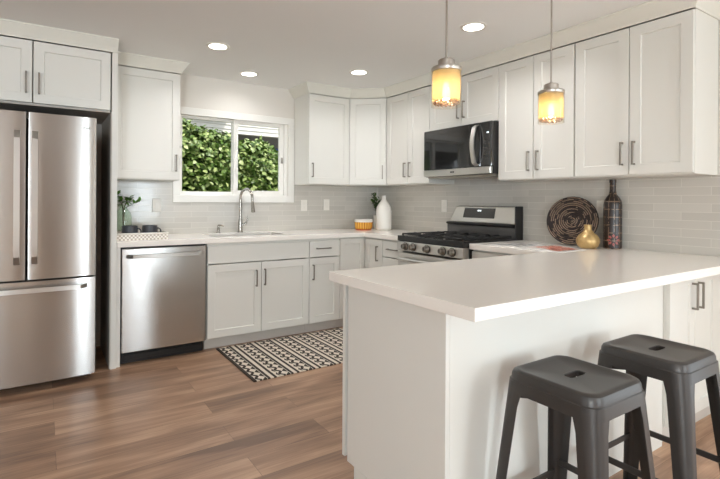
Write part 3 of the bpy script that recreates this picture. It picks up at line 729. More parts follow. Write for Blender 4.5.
MB().tube([(-1.905, -0.075, ZC + 0.066), (-1.905, -0.075, ZC + 0.074), (-1.888, -0.098, ZC + 0.074), (-1.87, -0.120, ZC + 0.066)], [0.008, 0.008, 0.006, 0.005], 10).build('nozzle', 'chrome', t)

# ------------------------------------------------------------------ refrigerator
RX0, RX1 = -3.752, -2.976
t = thing('refrigerator', 'stainless french-door refrigerator with a bottom freezer drawer', 'refrigerator', (-3.364, -0.4, 0))
MB().box(RX0 + 0.006, RX1 - 0.006, -0.700, -0.045, 0.05, 1.745, 0.004).build('case', 'fridge_side', t)
MB().box(RX0 + 0.02, RX1 - 0.02, -0.690, -0.640, 0.008, 0.0495).build('kick_grille', 'blackmatte', t)
for px in (RX0 + 0.06, RX1 - 0.06):
    MB().lathe([(0, 0), (0.022, 0), (0.022, 0.012), (0.012, 0.014), (0.012, 0.0495), (0, 0.0495)], (px, -0.60, 0), 12).build('foot', 'blackmatte', t)
def bowed(mb, x0, x1, z0, z1, yb, yf, bulge, cx0, cx1, seg=10):
    """door leaf whose front face is gently bowed in plan with rounded side edges"""
    poly = [(x1, yb), (x0, yb)]; n = seg
    mid = (cx0 + cx1) / 2; half = (cx1 - cx0) / 2
    r = 0.012
    front = []
    for k in range(n + 1):
        x = x0 + (x1 - x0) * k / n; u = (x - mid) / half
        y = yf - bulge * (1 - u * u)
        front.append([x, y])
    front[0][1] += r; front[-1][1] += r
    front.insert(1, [x0 + r * 0.3, front[1][1] * 0 + (yf - bulge * (1 - ((x0 + r * 0.3 - mid) / half) ** 2)) + r * 0.3])
    front.insert(-1, [x1 - r * 0.3, (yf - bulge * (1 - ((x1 - r * 0.3 - mid) / half) ** 2)) + r * 0.3])
    poly += [tuple(p) for p in front]
    m = len(poly); A = [mb.bm.verts.new((a, b, z0)) for a, b in poly]; B = [mb.bm.verts.new((a, b, z1)) for a, b in poly]
    for i in range(m):
        j = (i + 1) % m; f = mb.bm.faces.new((A[i], A[j], B[j], B[i])); f.smooth = 2 <= i < m - 1
    mb.bm.faces.new(list(reversed(A))); mb.bm.faces.new(B)
MIDX = -3.364
def arc_handle(mb, x, z0, z1, y_door, out, w=0.020, n=14):
    pts = []
    for k in range(n + 1):
        u = k / n; z = z0 + (z1 - z0) * u; f = min(1, min(u, 1 - u) / 0.09); pts.append((z, y_door - out * (math.sin(f * PI / 2))))
    for side in (0,):
        prev = None
        V = []
        for (z, y) in pts:
            V.append([mb.bm.verts.new((x - w / 2, y, z)), mb.bm.verts.new((x + w / 2, y, z)), mb.bm.verts.new((x + w / 2, y + 0.014, z)), mb.bm.verts.new((x - w / 2, y + 0.014, z))])
        for A, B in zip(V, V[1:]):
            for i in range(4): mb.bm.faces.new((A[i], A[(i + 1) % 4], B[(i + 1) % 4], B[i]))
        mb.bm.faces.new(V[0]); mb.bm.faces.new(list(reversed(V[-1])))
for (x0, x1, hx) in ((RX0, MIDX - 0.004, -3.415), (MIDX + 0.004, RX1, -3.322)):
    mb = MB(); bowed(mb, x0, x1, 0.712, 1.768, -0.705, -0.806, 0.016, RX0, RX1); d = mb.build('door', 'steel', t)
    mb = MB(); arc_handle(mb, hx, 0.80, 1.66, -0.812, 0.062, 0.032); mb.build('handle', 'steel_bright', d)
    if x1 == RX1:
        mb = MB()
        for k in range(3): mb.box(-3.052 + k * 0.014, -3.043 + k * 0.014, -0.8150, -0.8085, 1.689, 1.703, 0.001)
        mb.build('badge', 'nickel', d)
mb = MB(); bowed(mb, RX0, RX1, 0.052, 0.700, -0.705, -0.806, 0.016, RX0, RX1); d = mb.build('freezer_drawer', 'steel', t)
mb = MB(); V = []; n = 16
for k in range(n + 1):
    u = k / n; x = RX0 + 0.05 + (RX1 - RX0 - 0.10) * u; f = min(1, min(u, 1 - u) / 0.07); y = -0.812 - 0.056 * math.sin(f * PI / 2) - 0.012 * (1 - (2 * u - 1) ** 2)
    V.append([mb.bm.verts.new((x, y, 0.636)), mb.bm.verts.new((x, y, 0.664)), mb.bm.verts.new((x, y + 0.014, 0.664)), mb.bm.verts.new((x, y + 0.014, 0.636))])
for A, B in zip(V, V[1:]):
    for i in range(4): mb.bm.faces.new((A[i], A[(i + 1) % 4], B[(i + 1) % 4], B[i]))
mb.bm.faces.new(V[0]); mb.bm.faces.new(list(reversed(V[-1]))); mb.build('handle', 'steel_bright', d)

# ------------------------------------------------------------------ dishwasher
DX0, DX1 = -2.800, -2.176
t = thing('dishwasher', 'stainless dishwasher with a bar handle left of the sink cabinet', 'dishwasher', (-2.49, -0.3, 0))
MB().box(DX0 + 0.006, DX1 - 0.006, -0.595, -0.020, 0.10, ZU - 0.002).build('case', 'blackmatte', t)
d = MB().box(DX0 + 0.008, DX1 - 0.004, -0.632, -0.597, 0.098, ZU - 0.014, 0.004, 2).build('door', 'steel', t)
MB().box(DX0 + 0.006, DX1 - 0.006, -0.606, -0.5955, ZU - 0.0135, ZU - 0.001).build('control_strip', 'blackmatte', t)
MB().box(DX0 + 0.010, DX1 - 0.010, -0.570, -0.550, 0.004, 0.094).box(DX0 + 0.03, DX1 - 0.03, -0.585, -0.571, 0.03, 0.07, 0.003).build('kick_plate', 'blackmatte', t)
for px in (DX0 + 0.05, DX1 - 0.05):
    MB().lathe([(0, 0), (0.016, 0), (0.016, 0.01), (0.008, 0.012), (0.008, 0.0995), (0, 0.0995)], (px, -0.50, 0), 10).build('foot', 'blackmatte', t)
mb = MB(); V = []; n = 14
for k in range(n + 1):
    u = k / n; x = DX0 + 0.035 + (DX1 - DX0 - 0.07) * u; f = min(1, min(u, 1 - u) / 0.06); y = -0.634 - 0.042 * math.sin(f * PI / 2) - 0.010 * (1 - (2 * u - 1) ** 2)
    V.append([mb.bm.verts.new((x, y, 0.790)), mb.bm.verts.new((x, y, 0.815)), mb.bm.verts.new((x, y + 0.016, 0.818)), mb.bm.verts.new((x, y + 0.016, 0.787))])
for A, B in zip(V, V[1:]):
    for i in range(4): mb.bm.faces.new((A[i], A[(i + 1) % 4], B[(i + 1) % 4], B[i]))
mb.bm.faces.new(V[0]); mb.bm.faces.new(list(reversed(V[-1]))); mb.build('handle', 'steel_bright', d)
t = thing('filler_strip', 'narrow white filler strip at the left edge of the dishwasher', 'panel', (-2.814, -0.3, 0))
MB().box(XP1 + 0.0005, DX0 - 0.0005, -0.620, -0.30, 0.0, ZU, 0.001).build('strip', 'cab', t)

# ------------------------------------------------------------------ range
t = thing('range', 'stainless freestanding gas range with black grates and a rear control panel', 'stove', (-0.35, -1.595, 0))
Y0, Y1 = -1.9735, -1.2162
MB().box(-0.640, -0.030, Y0 + 0.002, Y1 - 0.002, 0.05, 0.905, 0.002).build('body', 'blackmatte', t)
for px, py in ((-0.60, Y0 + 0.05), (-0.60, Y1 - 0.05), (-0.08, Y0 + 0.05), (-0.08, Y1 - 0.05)):
    MB().lathe([(0, 0), (0.016, 0), (0.016, 0.0495), (0, 0.0495)], (px, py, 0), 10).build('foot', 'blackmatte', t)
MB().box(-0.700, -0.105, Y0, Y1, 0.880, 0.928, 0.006, 2).build('cooktop', 'black', t)
pl = [(-0.641, 0.796), (-0.694, 0.800), (-0.704, 0.806), (-0.704, 0.872), (-0.698, 0.8795), (-0.641, 0.8795)]
cp = MB().prism(pl, Y0 + 0.004, Y1, lambda a, b, c: (a, c, b), 0.0015).build('control_panel', 'steel_bright', t)
for yk in (-1.331, -1.426, -1.594, -1.768, -1.866):
    kn = MB().lathe([(0, 0), (0.030, 0), (0.030, -0.007), (0.024, -0.012), (0.022, -0.036), (0.018, -0.040), (0, -0.040)], (-0.7045, yk, 0.842), 20, 'x').build('knob', 'pull', t)
    MB().lathe([(0.031, -0.0005), (0.034, -0.0005), (0.034, -0.004), (0.031, -0.004), (0.031, -0.0005)], (-0.7045, yk, 0.842), 24, 'x').build('bezel', 'blackmatte', kn)
    MB().box(-0.7475, -0.744, yk - 0.003, yk + 0.003, 0.832, 0.857).build('pointer', 'blackmatte', kn)
d = MB().box(-0.694, -0.641, Y0 + 0.004, Y1 - 0.002, 0.235, 0.786, 0.004).build('oven_door', 'steel_bright', t)
MB().box(-0.698, -0.6945, Y0 + 0.09, Y1 - 0.09, 0.33, 0.64, 0.001).build('oven_window', 'darkglass', d)
mb = MB().tube([(-0.738, Y0 + 0.05, 0.736), (-0.738, Y1 - 0.05, 0.736)], 0.014, 14)
for yk in (Y0 + 0.07, Y1 - 0.07): mb.box(-0.735, -0.6945, yk - 0.01, yk + 0.01, 0.727, 0.745)
mb.build('handle', 'steel_bright', d)
d = MB().box(-0.694, -0.641, Y0 + 0.004, Y1 - 0.002, 0.06, 0.228, 0.004).build('warming_drawer', 'steel_bright', t)
# burners and grates
for k, (bx, by, br) in enumerate(((-0.52, -1.79, 0.05), (-0.52, -1.40, 0.055), (-0.26, -1.79, 0.045), (-0.26, -1.40, 0.045), (-0.39, -1.595, 0.05))):
    MB().lathe([(0, 0), (br, 0), (br, 0.008), (br * 0.7, 0.010), (br * 0.7, 0.018), (0, 0.019)], (bx, by, 0.9285), 20).build('burner', 'castiron', t)
gw = (Y1 - Y0 - 0.05) / 3
for k in range(3):
    ya, yb = Y0 + 0.025 + k * gw + 0.003, Y0 + 0.025 + (k + 1) * gw - 0.003; mb = MB(); zt, zb_ = 0.949, 0.938; x0, x1 = -0.672, -0.125; r = 0.006
    for b in ((x0, x1, ya, ya + 2 * r), (x0, x1, yb - 2 * r, yb), (x0, x0 + 2 * r, ya, yb), (x1 - 2 * r, x1, ya, yb), ((x0 + x1) / 2 - r, (x0 + x1) / 2 + r, ya, yb)):
        mb.box(b[0], b[1], b[2], b[3], zb_, zt, 0.002)
    ym = (ya + yb) / 2
    for xc in (x0 + 0.14, x1 - 0.13):
        for q in range(4):
            a = q * PI / 2
            if q % 2: mb.box(xc - r, xc + r, (ya if q == 3 else ym + 0.03), (ym - 0.03 if q == 3 else yb), zb_, zt + 0.003, 0.002)
            else: mb.box((xc + 0.03 if q == 0 else xc - 0.12), (xc + 0.12 if q == 0 else xc - 0.03), ym - r, ym + r, zb_, zt + 0.003, 0.002)
    for px in (x0, x1 - 2 * r):
        for py in (ya, yb - 2 * r): mb.box(px, px + 2 * r, py, py + 2 * r, 0.9285, zb_ + 0.001)
    mb.build('grate', 'castiron', t)
# rear guard: glossy black riser, vent lip, slanted stainless control console
MB().box(-0.104, -0.018, Y0 + 0.0125, Y1, 0.906, 1.012, 0.003).build('riser', pm('grey_enamel_riser', lin(84, 82, 80), 0.2), t)
MB().prism([(-0.018, 1.0125), (-0.100, 1.0125), (-0.118, 1.022), (-0.118, 1.034), (-0.100, 1.040), (-0.018, 1.040)], Y0 + 0.0125, Y1, lambda a, b, c: (a, c, b), 0.002).build('vent_lip', 'black', t)
mb = MB(); Yt1 = Y1 - 0.085
A = [(-0.100, Y0 + 0.012, 1.0405), (-0.100, Y1 - 0.022, 1.0405), (-0.036, Y1 - 0.022, 1.0405), (-0.036, Y0 + 0.012, 1.0405)]
B = [(-0.070, Y0 + 0.012, 1.180), (-0.070, Yt1, 1.180), (-0.036, Yt1, 1.180), (-0.036, Y0 + 0.012, 1.180)]
cons = mb.hexa(A + B, 0.006, 2).build('console', 'steel_bright', t)
MB().box(-0.112, -0.018, Y0, Y0 + 0.0115, 0.906, 1.185, 0.003).box(-0.0355, -0.018, Y0 + 0.0120, Y1 - 0.085, 1.0405, 1.183).build('console_case', 'blackmatte', t)
def onface(y, z, o): return (-0.100 + 0.030 * (z - 1.0405) / 0.1395 - o, y, z)
mb = MB(); ya, yb = -1.745, -1.400
mb.hexa([onface(ya, 1.080, 0.003), onface(yb, 1.080, 0.003), onface(yb, 1.080, -0.002), onface(ya, 1.080, -0.002), onface(ya, 1.166, 0.003), onface(yb - 0.008, 1.166, 0.003), onface(yb - 0.008, 1.166, -0.002), onface(ya, 1.166, -0.002)])
ds = mb.build('display', 'display', cons)
mb = MB()
for q in range(2):
    c = -1.590 + q * 0.022
    mb.hexa([onface(c - 0.008, 1.138, 0.0045), onface(c + 0.008, 1.138, 0.0045), onface(c + 0.008, 1.138, 0.003), onface(c - 0.008, 1.138, 0.003), onface(c - 0.008, 1.150, 0.0045), onface(c + 0.008, 1.150, 0.0045), onface(c + 0.008, 1.150, 0.003), onface(c - 0.008, 1.150, 0.003)])
mb.build('clock_digits', emit('clock_digits', (0.9, 0.95, 1.0, 1), 1.2), ds)

# ------------------------------------------------------------------ microwave
t = thing('microwave', 'black and stainless over-the-range microwave with a curved handle', 'microwave', (-0.2, -1.595, 1.43))
MB().box(-0.360, -0.0095, Y0 + 0.002, Y1 - 0.002, 1.438, 1.8445).build('case', 'blackmatte', t)
MB().box(-0.372, -0.3605, Y0 + 0.002, Y1 - 0.002, 1.438, 1.8445).build('face_frame', 'blackmatte', t)
MB().box(-0.350, -0.05, Y0 + 0.006, Y1 - 0.006, 1.426, 1.4375).box(-0.30, -0.10, Y0 + 0.10, Y0 + 0.32, 1.4225, 1.4262).box(-0.30, -0.10, Y1 - 0.32, Y1 - 0.10, 1.4225, 1.4262).build('hood_underside', 'nickel', t)
d = MB().box(-0.402, -0.3725, -1.862, Y1 - 0.002, 1.497, 1.8435, 0.004).build('door', 'darkglass', t)
MB().box(-0.4035, -0.4022, -1.80, -1.265, 1.528, 1.80, 0.0004).build('door_window', pm('tinted_door_window', lin(16, 16, 17), 0.05, var=0.02, **{'Coat Weight': 0.5, 'Coat Roughness': 0.02}), d)
mb = MB(); V = []; n = 16
for k in range(n + 1):
    u = k / n; z = 1.503 + 0.325 * u; y = -0.402 - 0.0 * u
    o = 0.060 * min(1.0, min(u, 1 - u) / 0.05) ** 0.5 * (0.45 + 0.55 * math.sin(PI * u))
    V.append([mb.bm.verts.new((-0.403 - o, -1.846, z)), mb.bm.verts.new((-0.403 - o, -1.808, z)), mb.bm.verts.new((-0.403 - o + 0.012, -1.808, z)), mb.bm.verts.new((-0.403 - o + 0.012, -1.846, z))])
for A, B in zip(V, V[1:]):
    for i in range(4):
        f = mb.bm.faces.new((A[i], A[(i + 1) % 4], B[(i + 1) % 4], B[i]))
mb.bm.faces.new(V[0]); mb.bm.faces.new(list(reversed(V[-1]))); mb.build('handle', 'steel_bright', d)
cpn = MB().box(-0.402, -0.3725, Y0 + 0.002, -1.864, 1.497, 1.8435, 0.004).build('control_panel', 'darkglass', t)
mb = MB()
for r in range(6):
    for c in range(3): mb.box(-0.4032, -0.4019, -1.895 - c * 0.022 - 0.012, -1.895 - c * 0.022, 1.56 + r * 0.026, 1.566 + r * 0.026)
mb.build('keypad', 'display', cpn)
MB().box(-0.4032, -0.4019, -1.945, -1.925, 1.752, 1.762).build('clock', emit('microwave_clock', (0.9, 0.95, 1, 1), 1.0), cpn)
sp = MB().box(-0.404, -0.3725, Y0 + 0.010, Y1 - 0.002, 1.440, 1.4955, 0.004).build('lower_trim', 'steel_bright', t)
MB().box(-0.4052, -0.4042, -1.565, -1.545, 1.462, 1.474).box(-0.4052, -0.4042, -1.588, -1.570, 1.462, 1.474).build('badge', 'blackmatte', sp)

# ------------------------------------------------------------------ recessed lights
for k, (x, y, lab) in enumerate(((-2.192, -0.938, 'recessed ceiling light in front of the refrigerator, largest on the left'), (-1.721, -0.350, 'recessed ceiling light above the sink and window'),
                                 (-0.927, -0.946, 'recessed ceiling light in front of the corner cabinet'), (-0.920, -2.251, 'recessed ceiling light between the two hanging pendants'))):
    t = thing('recessed_light', lab, 'ceiling light', (x, y, H), 'recessed ceiling lights')
    MB().lathe([(0.066, -0.002), (0.086, -0.0005), (0.086, -0.004), (0.072, -0.008), (0.064, -0.006), (0.066, -0.002)], (x, y, H), 40).build('trim_ring', 'plate', t)
    MB().lathe([(0, -0.0045), (0.065, -0.0045), (0.065, -0.0015), (0, -0.0015)], (x, y, H), 40).build('lens', 'led', t)
    light('recessed_lamp', 'AREA', (x, y, H - 0.012), (5.0, 1.5, 4.0, 4.8)[k], (0.98, 0.98, 1.0), None, shape='DISK', size=0.13, spread=math.radians(150)).parent = None

for k, (x, y) in enumerate(((-3.3, -5.6), (-1.4, -5.6), (-3.3, -7.2), (-1.4, -7.2))):  # unseen ceiling lamps added to throw light on the peninsula side
    t = thing('recessed_light', ('added recessed ceiling light in the unseen living area, on the ' + ('left', 'right')[k % 2] + (' by the kitchen', ' by the rear wall')[k // 2]), 'ceiling light', (x, y, H), 'recessed ceiling lights')
    MB().lathe([(0.066, -0.002), (0.086, -0.0005), (0.086, -0.004), (0.072, -0.008), (0.064, -0.006), (0.066, -0.002)], (x, y, H), 40).build('trim_ring', 'plate', t)
    MB().lathe([(0, -0.0045), (0.065, -0.0045), (0.065, -0.0015), (0, -0.0015)], (x, y, H), 40).build('lens', 'led', t)
    light('recessed_lamp', 'AREA', (x, y, H - 0.012), 3.0, (0.98, 0.98, 1.0), None, shape='DISK', size=0.13, spread=math.radians(150))
# ------------------------------------------------------------------ pendants
def pendant(x, y, label):
    zb, zt = 1.616, 1.752
    t = thing('pendant_lamp', label, 'pendant lamp', (x, y, H), 'glass pendant lamps')
    MB().lathe([(0, -0.022), (0.045, -0.022), (0.060, -0.012), (0.060, -0.0005), (0, -0.0005)], (x, y, H), 28).build('canopy', 'nickel', t)
    MB().tube([(x, y, H - 0.02), (x, y, zt + 0.045)], 0.0042, 12).build('rod', 'nickel', t)
    MB().lathe([(0, 0), (0.061, 0), (0.062, 0.002), (0.062, 0.014), (0.058, 0.018), (0.036, 0.019), (0.034, 0.021), (0.034, 0.046), (0.030, 0.050), (0.008, 0.052), (0.007, 0.060), (0, 0.060)], (x, y, zt), 36).build('cap', 'nickel', t)
    MB().lathe([(0.058, zb - 0.006 - zt), (0.060, zb - 0.006 - zt), (0.060, -0.0005), (0.058, -0.0005), (0.058, zb - 0.006 - zt)], (x, y, zt), 36).build('glass_shade', 'clearglass', t)
    MB().lathe([(0.0555, zb + 0.018 - zt), (0.057, zb + 0.018 - zt), (0.057, -0.001), (0.0555, -0.001), (0.0555, zb + 0.018 - zt)], (x, y, zt), 36).build('inner_shade', 'amber', t)
    mb = MB()
    for k in range(16):
        a = 2 * PI * k / 16; cx, cy = x + 0.044 * math.cos(a), y + 0.044 * math.sin(a)
        mb.lathe([(0, -0.011), (0.011, 0), (0, 0.011)], (cx, cy, zb + 0.010), 6, smooth=False)
    for k in range(7):
        a = 2 * PI * k / 7; mb.lathe([(0, -0.010), (0.010, 0), (0, 0.010)], (x + 0.021 * math.cos(a), y + 0.021 * math.sin(a), zb + 0.006), 6, smooth=False)
    mb.build('crystals', 'crystal', t)
    MB().tube([(x, y, zt - 0.002), (x, y, zt - 0.045)], 0.014, 14).build('socket', 'nickel', t)
    MB().lathe([(0, -0.118), (0.010, -0.114), (0.0155, -0.095), (0.0155, -0.075), (0.010, -0.052), (0.008, -0.046), (0, -0.0455)], (x, y, zt), 18).build('bulb', 'bulb', t)
    light('pendant_bulb', 'POINT', (x, y, zt - 0.085), 1.2, (1.0, 0.90, 0.72), shadow_soft_size=0.02)
pendant(-1.892, -2.98, 'pendant lamp with amber glass shade, nearer the kitchen middle on the left')
pendant(-1.180, -2.98, 'pendant lamp with amber glass shade, on the right before the wall cabinets')

# ------------------------------------------------------------------ switch and outlet plates
def plate(x, y, z, wall, label, rocker=True):
    t = thing('wall_plate', label, 'switch plate', (x, y, z), 'white wall plates on the tile')
    F = Fr((x, -0.0082, z), (1, 0, 0), (0, -1, 0)) if wall == 'back' else Fr((-0.0082, y, z), (0, -1, 0), (-1, 0, 0))
    mb = MB(); F.box(mb, -0.036, 0.036, -0.059, 0.059, 0, 0.006, 0.002); mb.build('plate', 'plate', t)
    mb = MB()
    if rocker: F.box(mb, -0.017, 0.017, -0.033, 0.033, 0.0061, 0.010, 0.001)
    else:
        for q in (-0.02, 0.02): F.box(mb, -0.016, 0.016, q - 0.015, q + 0.015, 0.0061, 0.009, 0.002)
    mb.build('rocker' if rocker else 'socket', 'ceramic', t)
plate(-2.436, 0, 1.171, 'back', 'white wall plate on the tile between the green vase and the window')
plate(-0.974, 0, 1.170, 'back', 'white wall plate on the tile, first one right of the window', False)
plate(-0.700, 0, 1.178, 'back', 'white wall plate on the tile left above the amber bowl')
plate(0, -1.082, 1.178, 'right', 'white outlet plate on the tile left of the range', False)
plate(0, -2.600, 1.178, 'right', 'white wall plate half hidden behind the painted bottle', False)

# ------------------------------------------------------------------ tray, mugs, green vase
t = thing('tray', 'low white woven tray holding the two dark mugs', 'tray', (-2.60, -0.42, ZC))
x0, x1, y0, y1 = -2.820, -2.452, -0.540, -0.235
mb = MB().box(x0, x1, y0, y1, ZC, ZC + 0.006)
for b in ((x0, x1, y0, y0 + 0.010), (x0, x1, y1 - 0.010, y1), (x0, x0 + 0.010, y0 + 0.010, y1 - 0.010), (x1 - 0.010, x1, y0 + 0.010, y1 - 0.010)):
    mb.box(b[0], b[1], b[2], b[3], ZC + 0.006, ZC + 0.047, 0.002)
mb.build('basket', 'tray', t)
mb = MB()
for (p, q) in (((x0, y0), (x1, y0)), ((x1, y0), (x1, y1)), ((x1, y1), (x0, y1)), ((x0, y1), (x0, y0))):
    mb.tube([(p[0], p[1], ZC + 0.049), (q[0], q[1], ZC + 0.049)], 0.006, 8)
mb.build('rim', 'ceramic', t)
def mug(x, y, label):
    z = ZC + 0.0062; t = thing('mug', label, 'mug', (x, y, z), 'dark mugs on the tray')
    MB().lathe([(0, 0), (0.048, 0), (0.058, 0.010), (0.060, 0.030), (0.056, 0.096), (0.052, 0.096), (0.055, 0.012), (0, 0.010)], (x, y, z), 28).build('cup', 'charcoal', t)
    pts = [(x + 0.054, y - 0.012, z + 0.072)] + [(x + 0.058 + 0.022 * math.sin(a), y - 0.016, z + 0.048 + 0.026 * math.cos(a)) for a in [PI * k / 8 for k in range(0, 9)]] + [(x + 0.056, y - 0.012, z + 0.020)]
    MB().tube(pts, 0.0055, 8).build('handle', 'charcoal', t)
mug(-2.706, -0.380, 'dark charcoal mug on the tray, beside the green vase'); mug(-2.556, -0.372, 'dark charcoal mug at the right end of the tray')
GX, GY = -2.724, -0.150
t = thing('vase', 'tall green glass bottle vase holding a leafy sprig', 'vase', (GX, GY, ZC))
MB().lathe([(0, 0), (0.062, 0), (0.067, 0.008), (0.067, 0.165), (0.057, 0.200), (0.034, 0.232), (0.024, 0.250), (0.027, 0.262), (0.024, 0.262), (0.021, 0.248), (0.031, 0.229), (0.054, 0.197), (0.064, 0.163), (0.064, 0.012), (0, 0.010)], (GX, GY, ZC), 28).build('bottle', 'greenglass', t)

def leaf(mb, base, d, up, L, W):
    d = Vector(d).normalized(); up = Vector(up); s = d.cross(up)
    if s.length < 1e-3: s = d.cross(Vector((1, 0, 0)))
    s.normalize(); nrm = s.cross(d).normalized(); b = Vector(base)
    P = [b, b + d * L * 0.3 + s * W * 0.5 + nrm * 0.06 * L, b + d * L * 0.7 + s * W * 0.4 + nrm * 0.02 * L, b + d * L - nrm * 0.1 * L, b + d * L * 0.7 - s * W * 0.4 + nrm * 0.02 * L, b + d * L * 0.3 - s * W * 0.5 + nrm * 0.06 * L, b + d * L * 0.35, b + d * L * 0.7 - nrm * 0.03 * L]
    mb.faces(P, [(0, 1, 6), (1, 2, 7, 6), (2, 3, 7), (0, 6, 5), (6, 7, 4, 5), (7, 3, 4)], True)
rnd = random.Random(3)
t2 = thing('sprig', 'leafy green sprig standing in the green vase', 'plant', (GX, GY, ZC + 0.012))
ms, ml = MB(), MB()
for (ex, ey, ez) in ((-0.050, 0.0, 0.365), (0.035, -0.03, 0.315), (0.120, -0.05, 0.290), (0.06, 0.02, 0.330), (-0.02, -0.03, 0.31)):
    p0 = Vector((GX, GY, ZC + 0.012)); p1 = Vector((GX + ex * 0.08, GY + ey * 0.08, ZC + 0.235)); p2 = Vector((GX + ex * 0.6, GY + ey * 0.6, ZC + 0.235 + (ez - 0.235) * 0.7)); p3 = Vector((GX + ex, GY + ey, ZC + ez))
    ms.tube([p0, p1, p2, p3], [0.003, 0.003, 0.002, 0.0012], 6)
    for k in range(15):
        u = 0.25 + 0.75 * k / 14; p = p1.lerp(p2, min(1, u * 2)) if u < 0.5 else p2.lerp(p3, (u - 0.5) * 2)
        leaf(ml, p, (rnd.uniform(-1, 1), rnd.uniform(-1, 1), rnd.uniform(-0.3, 0.8)), (0, 0, 1), rnd.uniform(0.036, 0.056), rnd.uniform(0.026, 0.036))
ms.build('stem', 'stem', t2); ml.build('leaves', 'leafsprig', t2)

# ------------------------------------------------------------------ corner group
t = thing('bowl', 'amber ribbed glass bowl with a white rim in the corner of the worktop', 'bowl', (-0.425, -0.318, ZC))
MB().lathe([(0, 0.012), (0.078, 0.012), (0.088, 0.020), (0.094, 0.085), (0.090, 0.085), (0.085, 0.026), (0, 0.022)], (-0.425, -0.318, ZC), 66, mod=lambda a, r, h: 1 + 0.018 * math.cos(22 * a)).build('glass', 'amberbowl', t)
MB().lathe([(0.089, 0.0853), (0.096, 0.0853), (0.098, 0.108), (0.094, 0.112), (0.089, 0.108), (0.089, 0.0853)], (-0.425, -0.318, ZC), 40).build('rim', 'ceramic', t)
MB().lathe([(0, 0), (0.085, 0), (0.087, 0.006), (0.083, 0.0118), (0, 0.0118)], (-0.425, -0.318, ZC), 36).build('foot', pm('copper_brown_base', lin(176, 92, 52), 0.4), t)
tag(MB().lathe([(0, 0), (0.068, 0), (0.080, 0.012), (0.082, 0.030), (0.082, 0.205), (0.074, 0.245), (0.050, 0.290), (0.028, 0.315), (0.022, 0.335), (0.023, 0.366), (0.019, 0.366), (0.018, 0.33), (0.05, 0.27), (0, 0.25)], (-0.232, -0.416, ZC), 40).build('bottle', 'ceramic', origin=(-0.232, -0.416, ZC)),
    'tall matte white ceramic bottle in the corner beside the amber bowl', 'bottle')
PX, PY = -0.150, -0.205
t = thing('potted_plant', 'small green plant in a white pot behind the white bottle', 'plant', (PX, PY, ZC))
MB().lathe([(0, 0), (0.042, 0), (0.047, 0.010), (0.054, 0.150), (0.049, 0.150), (0.045, 0.125), (0, 0.125)], (PX, PY, ZC), 28).build('pot', 'ceramic', t)
MB().lathe([(0, 0.1255), (0.044, 0.1255), (0.044, 0.132), (0, 0.136)], (PX, PY, ZC), 20).build('soil', 'soil', t)
ms, ml = MB(), MB(); rnd = random.Random(11)
for k in range(11):
    a = rnd.uniform(0, 2 * PI); rr = rnd.uniform(0.02, 0.11); hh = rnd.uniform(0.24, 0.405)
    p0 = Vector((PX + 0.01 * math.cos(a), PY + 0.01 * math.sin(a), ZC + 0.13)); p3 = Vector((PX - 0.015 + rr * math.cos(a), PY + rr * math.sin(a) * 0.8, ZC + hh))
    pm_ = p0.lerp(p3, 0.5) + Vector((0, 0, 0.02)); ms.tube([p0, pm_, p3], [0.0022, 0.002, 0.001], 6)
    for q in range(13):
        u = 0.3 + 0.7 * q / 12; p = p0.lerp(pm_, u * 2) if u < 0.5 else pm_.lerp(p3, (u - 0.5) * 2)
        leaf(ml, p, (rnd.uniform(-1, 1), rnd.uniform(-1, 1), rnd.uniform(-0.2, 0.9)), (0, 0, 1), rnd.uniform(0.034, 0.052), rnd.uniform(0.022, 0.032))
ms.build('stem', 'stem', t); ml.build('leaves', 'leafdark', t)

# ------------------------------------------------------------------ right-hand counter group
t = thing('woven_plate', 'round dark woven plate leaning against the tile', 'plate', (-0.045, -2.415, 1.100))
prof = []
for k in range(13):
    r0, r1 = k * 0.0131, (k + 1) * 0.0131; rm = (r0 + r1) / 2; base = 0.010 + 0.00009 * k * k
    prof += [(r0 + 0.0004 if k else 0.0, -base - 0.0005), (r0 + 0.003, -base - 0.0045), (rm, -base - 0.006), (r1 - 0.003, -base - 0.0045)]
prof += [(0.171, -0.024), (0.173, -0.018), (0.168, -0.010), (0.10, 0.0), (0.0, 0.002)]
mb = MB().lathe(prof, (0, 0, 0), 96, 'x'); bmesh.ops.rotate(mb.bm, verts=mb.bm.verts[:], cent=(0, 0, 0), matrix=Matrix.Rotation(math.radians(0), 3, 'Y'))
bmesh.ops.translate(mb.bm, verts=mb.bm.verts[:], vec=(-0.045, -2.415, 1.100)); wp = mb.build('coil', 'weave', t)
t.rotation_euler = (0, math.radians(10), math.radians(16)); t.location = (-0.100, -2.442, ZC + 0.1755)
GVX, GVY = -0.192, -2.606
tag(MB().lathe([(0, 0), (0.044, 0), (0.062, 0.014), (0.073, 0.042), (0.072, 0.062), (0.058, 0.088), (0.036, 0.106), (0.024, 0.124), (0.022, 0.150), (0.025, 0.158), (0.019, 0.158), (0.017, 0.125), (0, 0.11)], (GVX, GVY, ZC), 40).build('vase', 'gold', origin=(GVX, GVY, ZC)),
    'small gold gourd-shaped vase in front of the woven plate', 'vase')
BX, BY = -0.065, -2.702
t = thing('decorative_bottle', 'tall dark painted bottle with a plaid pattern and red flower', 'bottle', (BX, BY, ZC))
br = 0.0555
bt = MB().lathe([(0, 0), (0.050, 0), (br, 0.006), (br, 0.290), (0.052, 0.318), (0.040, 0.342), (0.024, 0.362), (0.0195, 0.385), (0.0185, 0.440), (0.021, 0.442), (0.021, 0.462), (0, 0.464)], (BX, BY, ZC), 40).build('glass', 'bottle', t)
mb = MB(); toward = math.atan2(-4.36 - BY, -3.275 - BX)
def on_b(a, z, o): return (BX + (br + o) * math.cos(toward + a), BY + (br + o) * math.sin(toward + a), ZC + z)
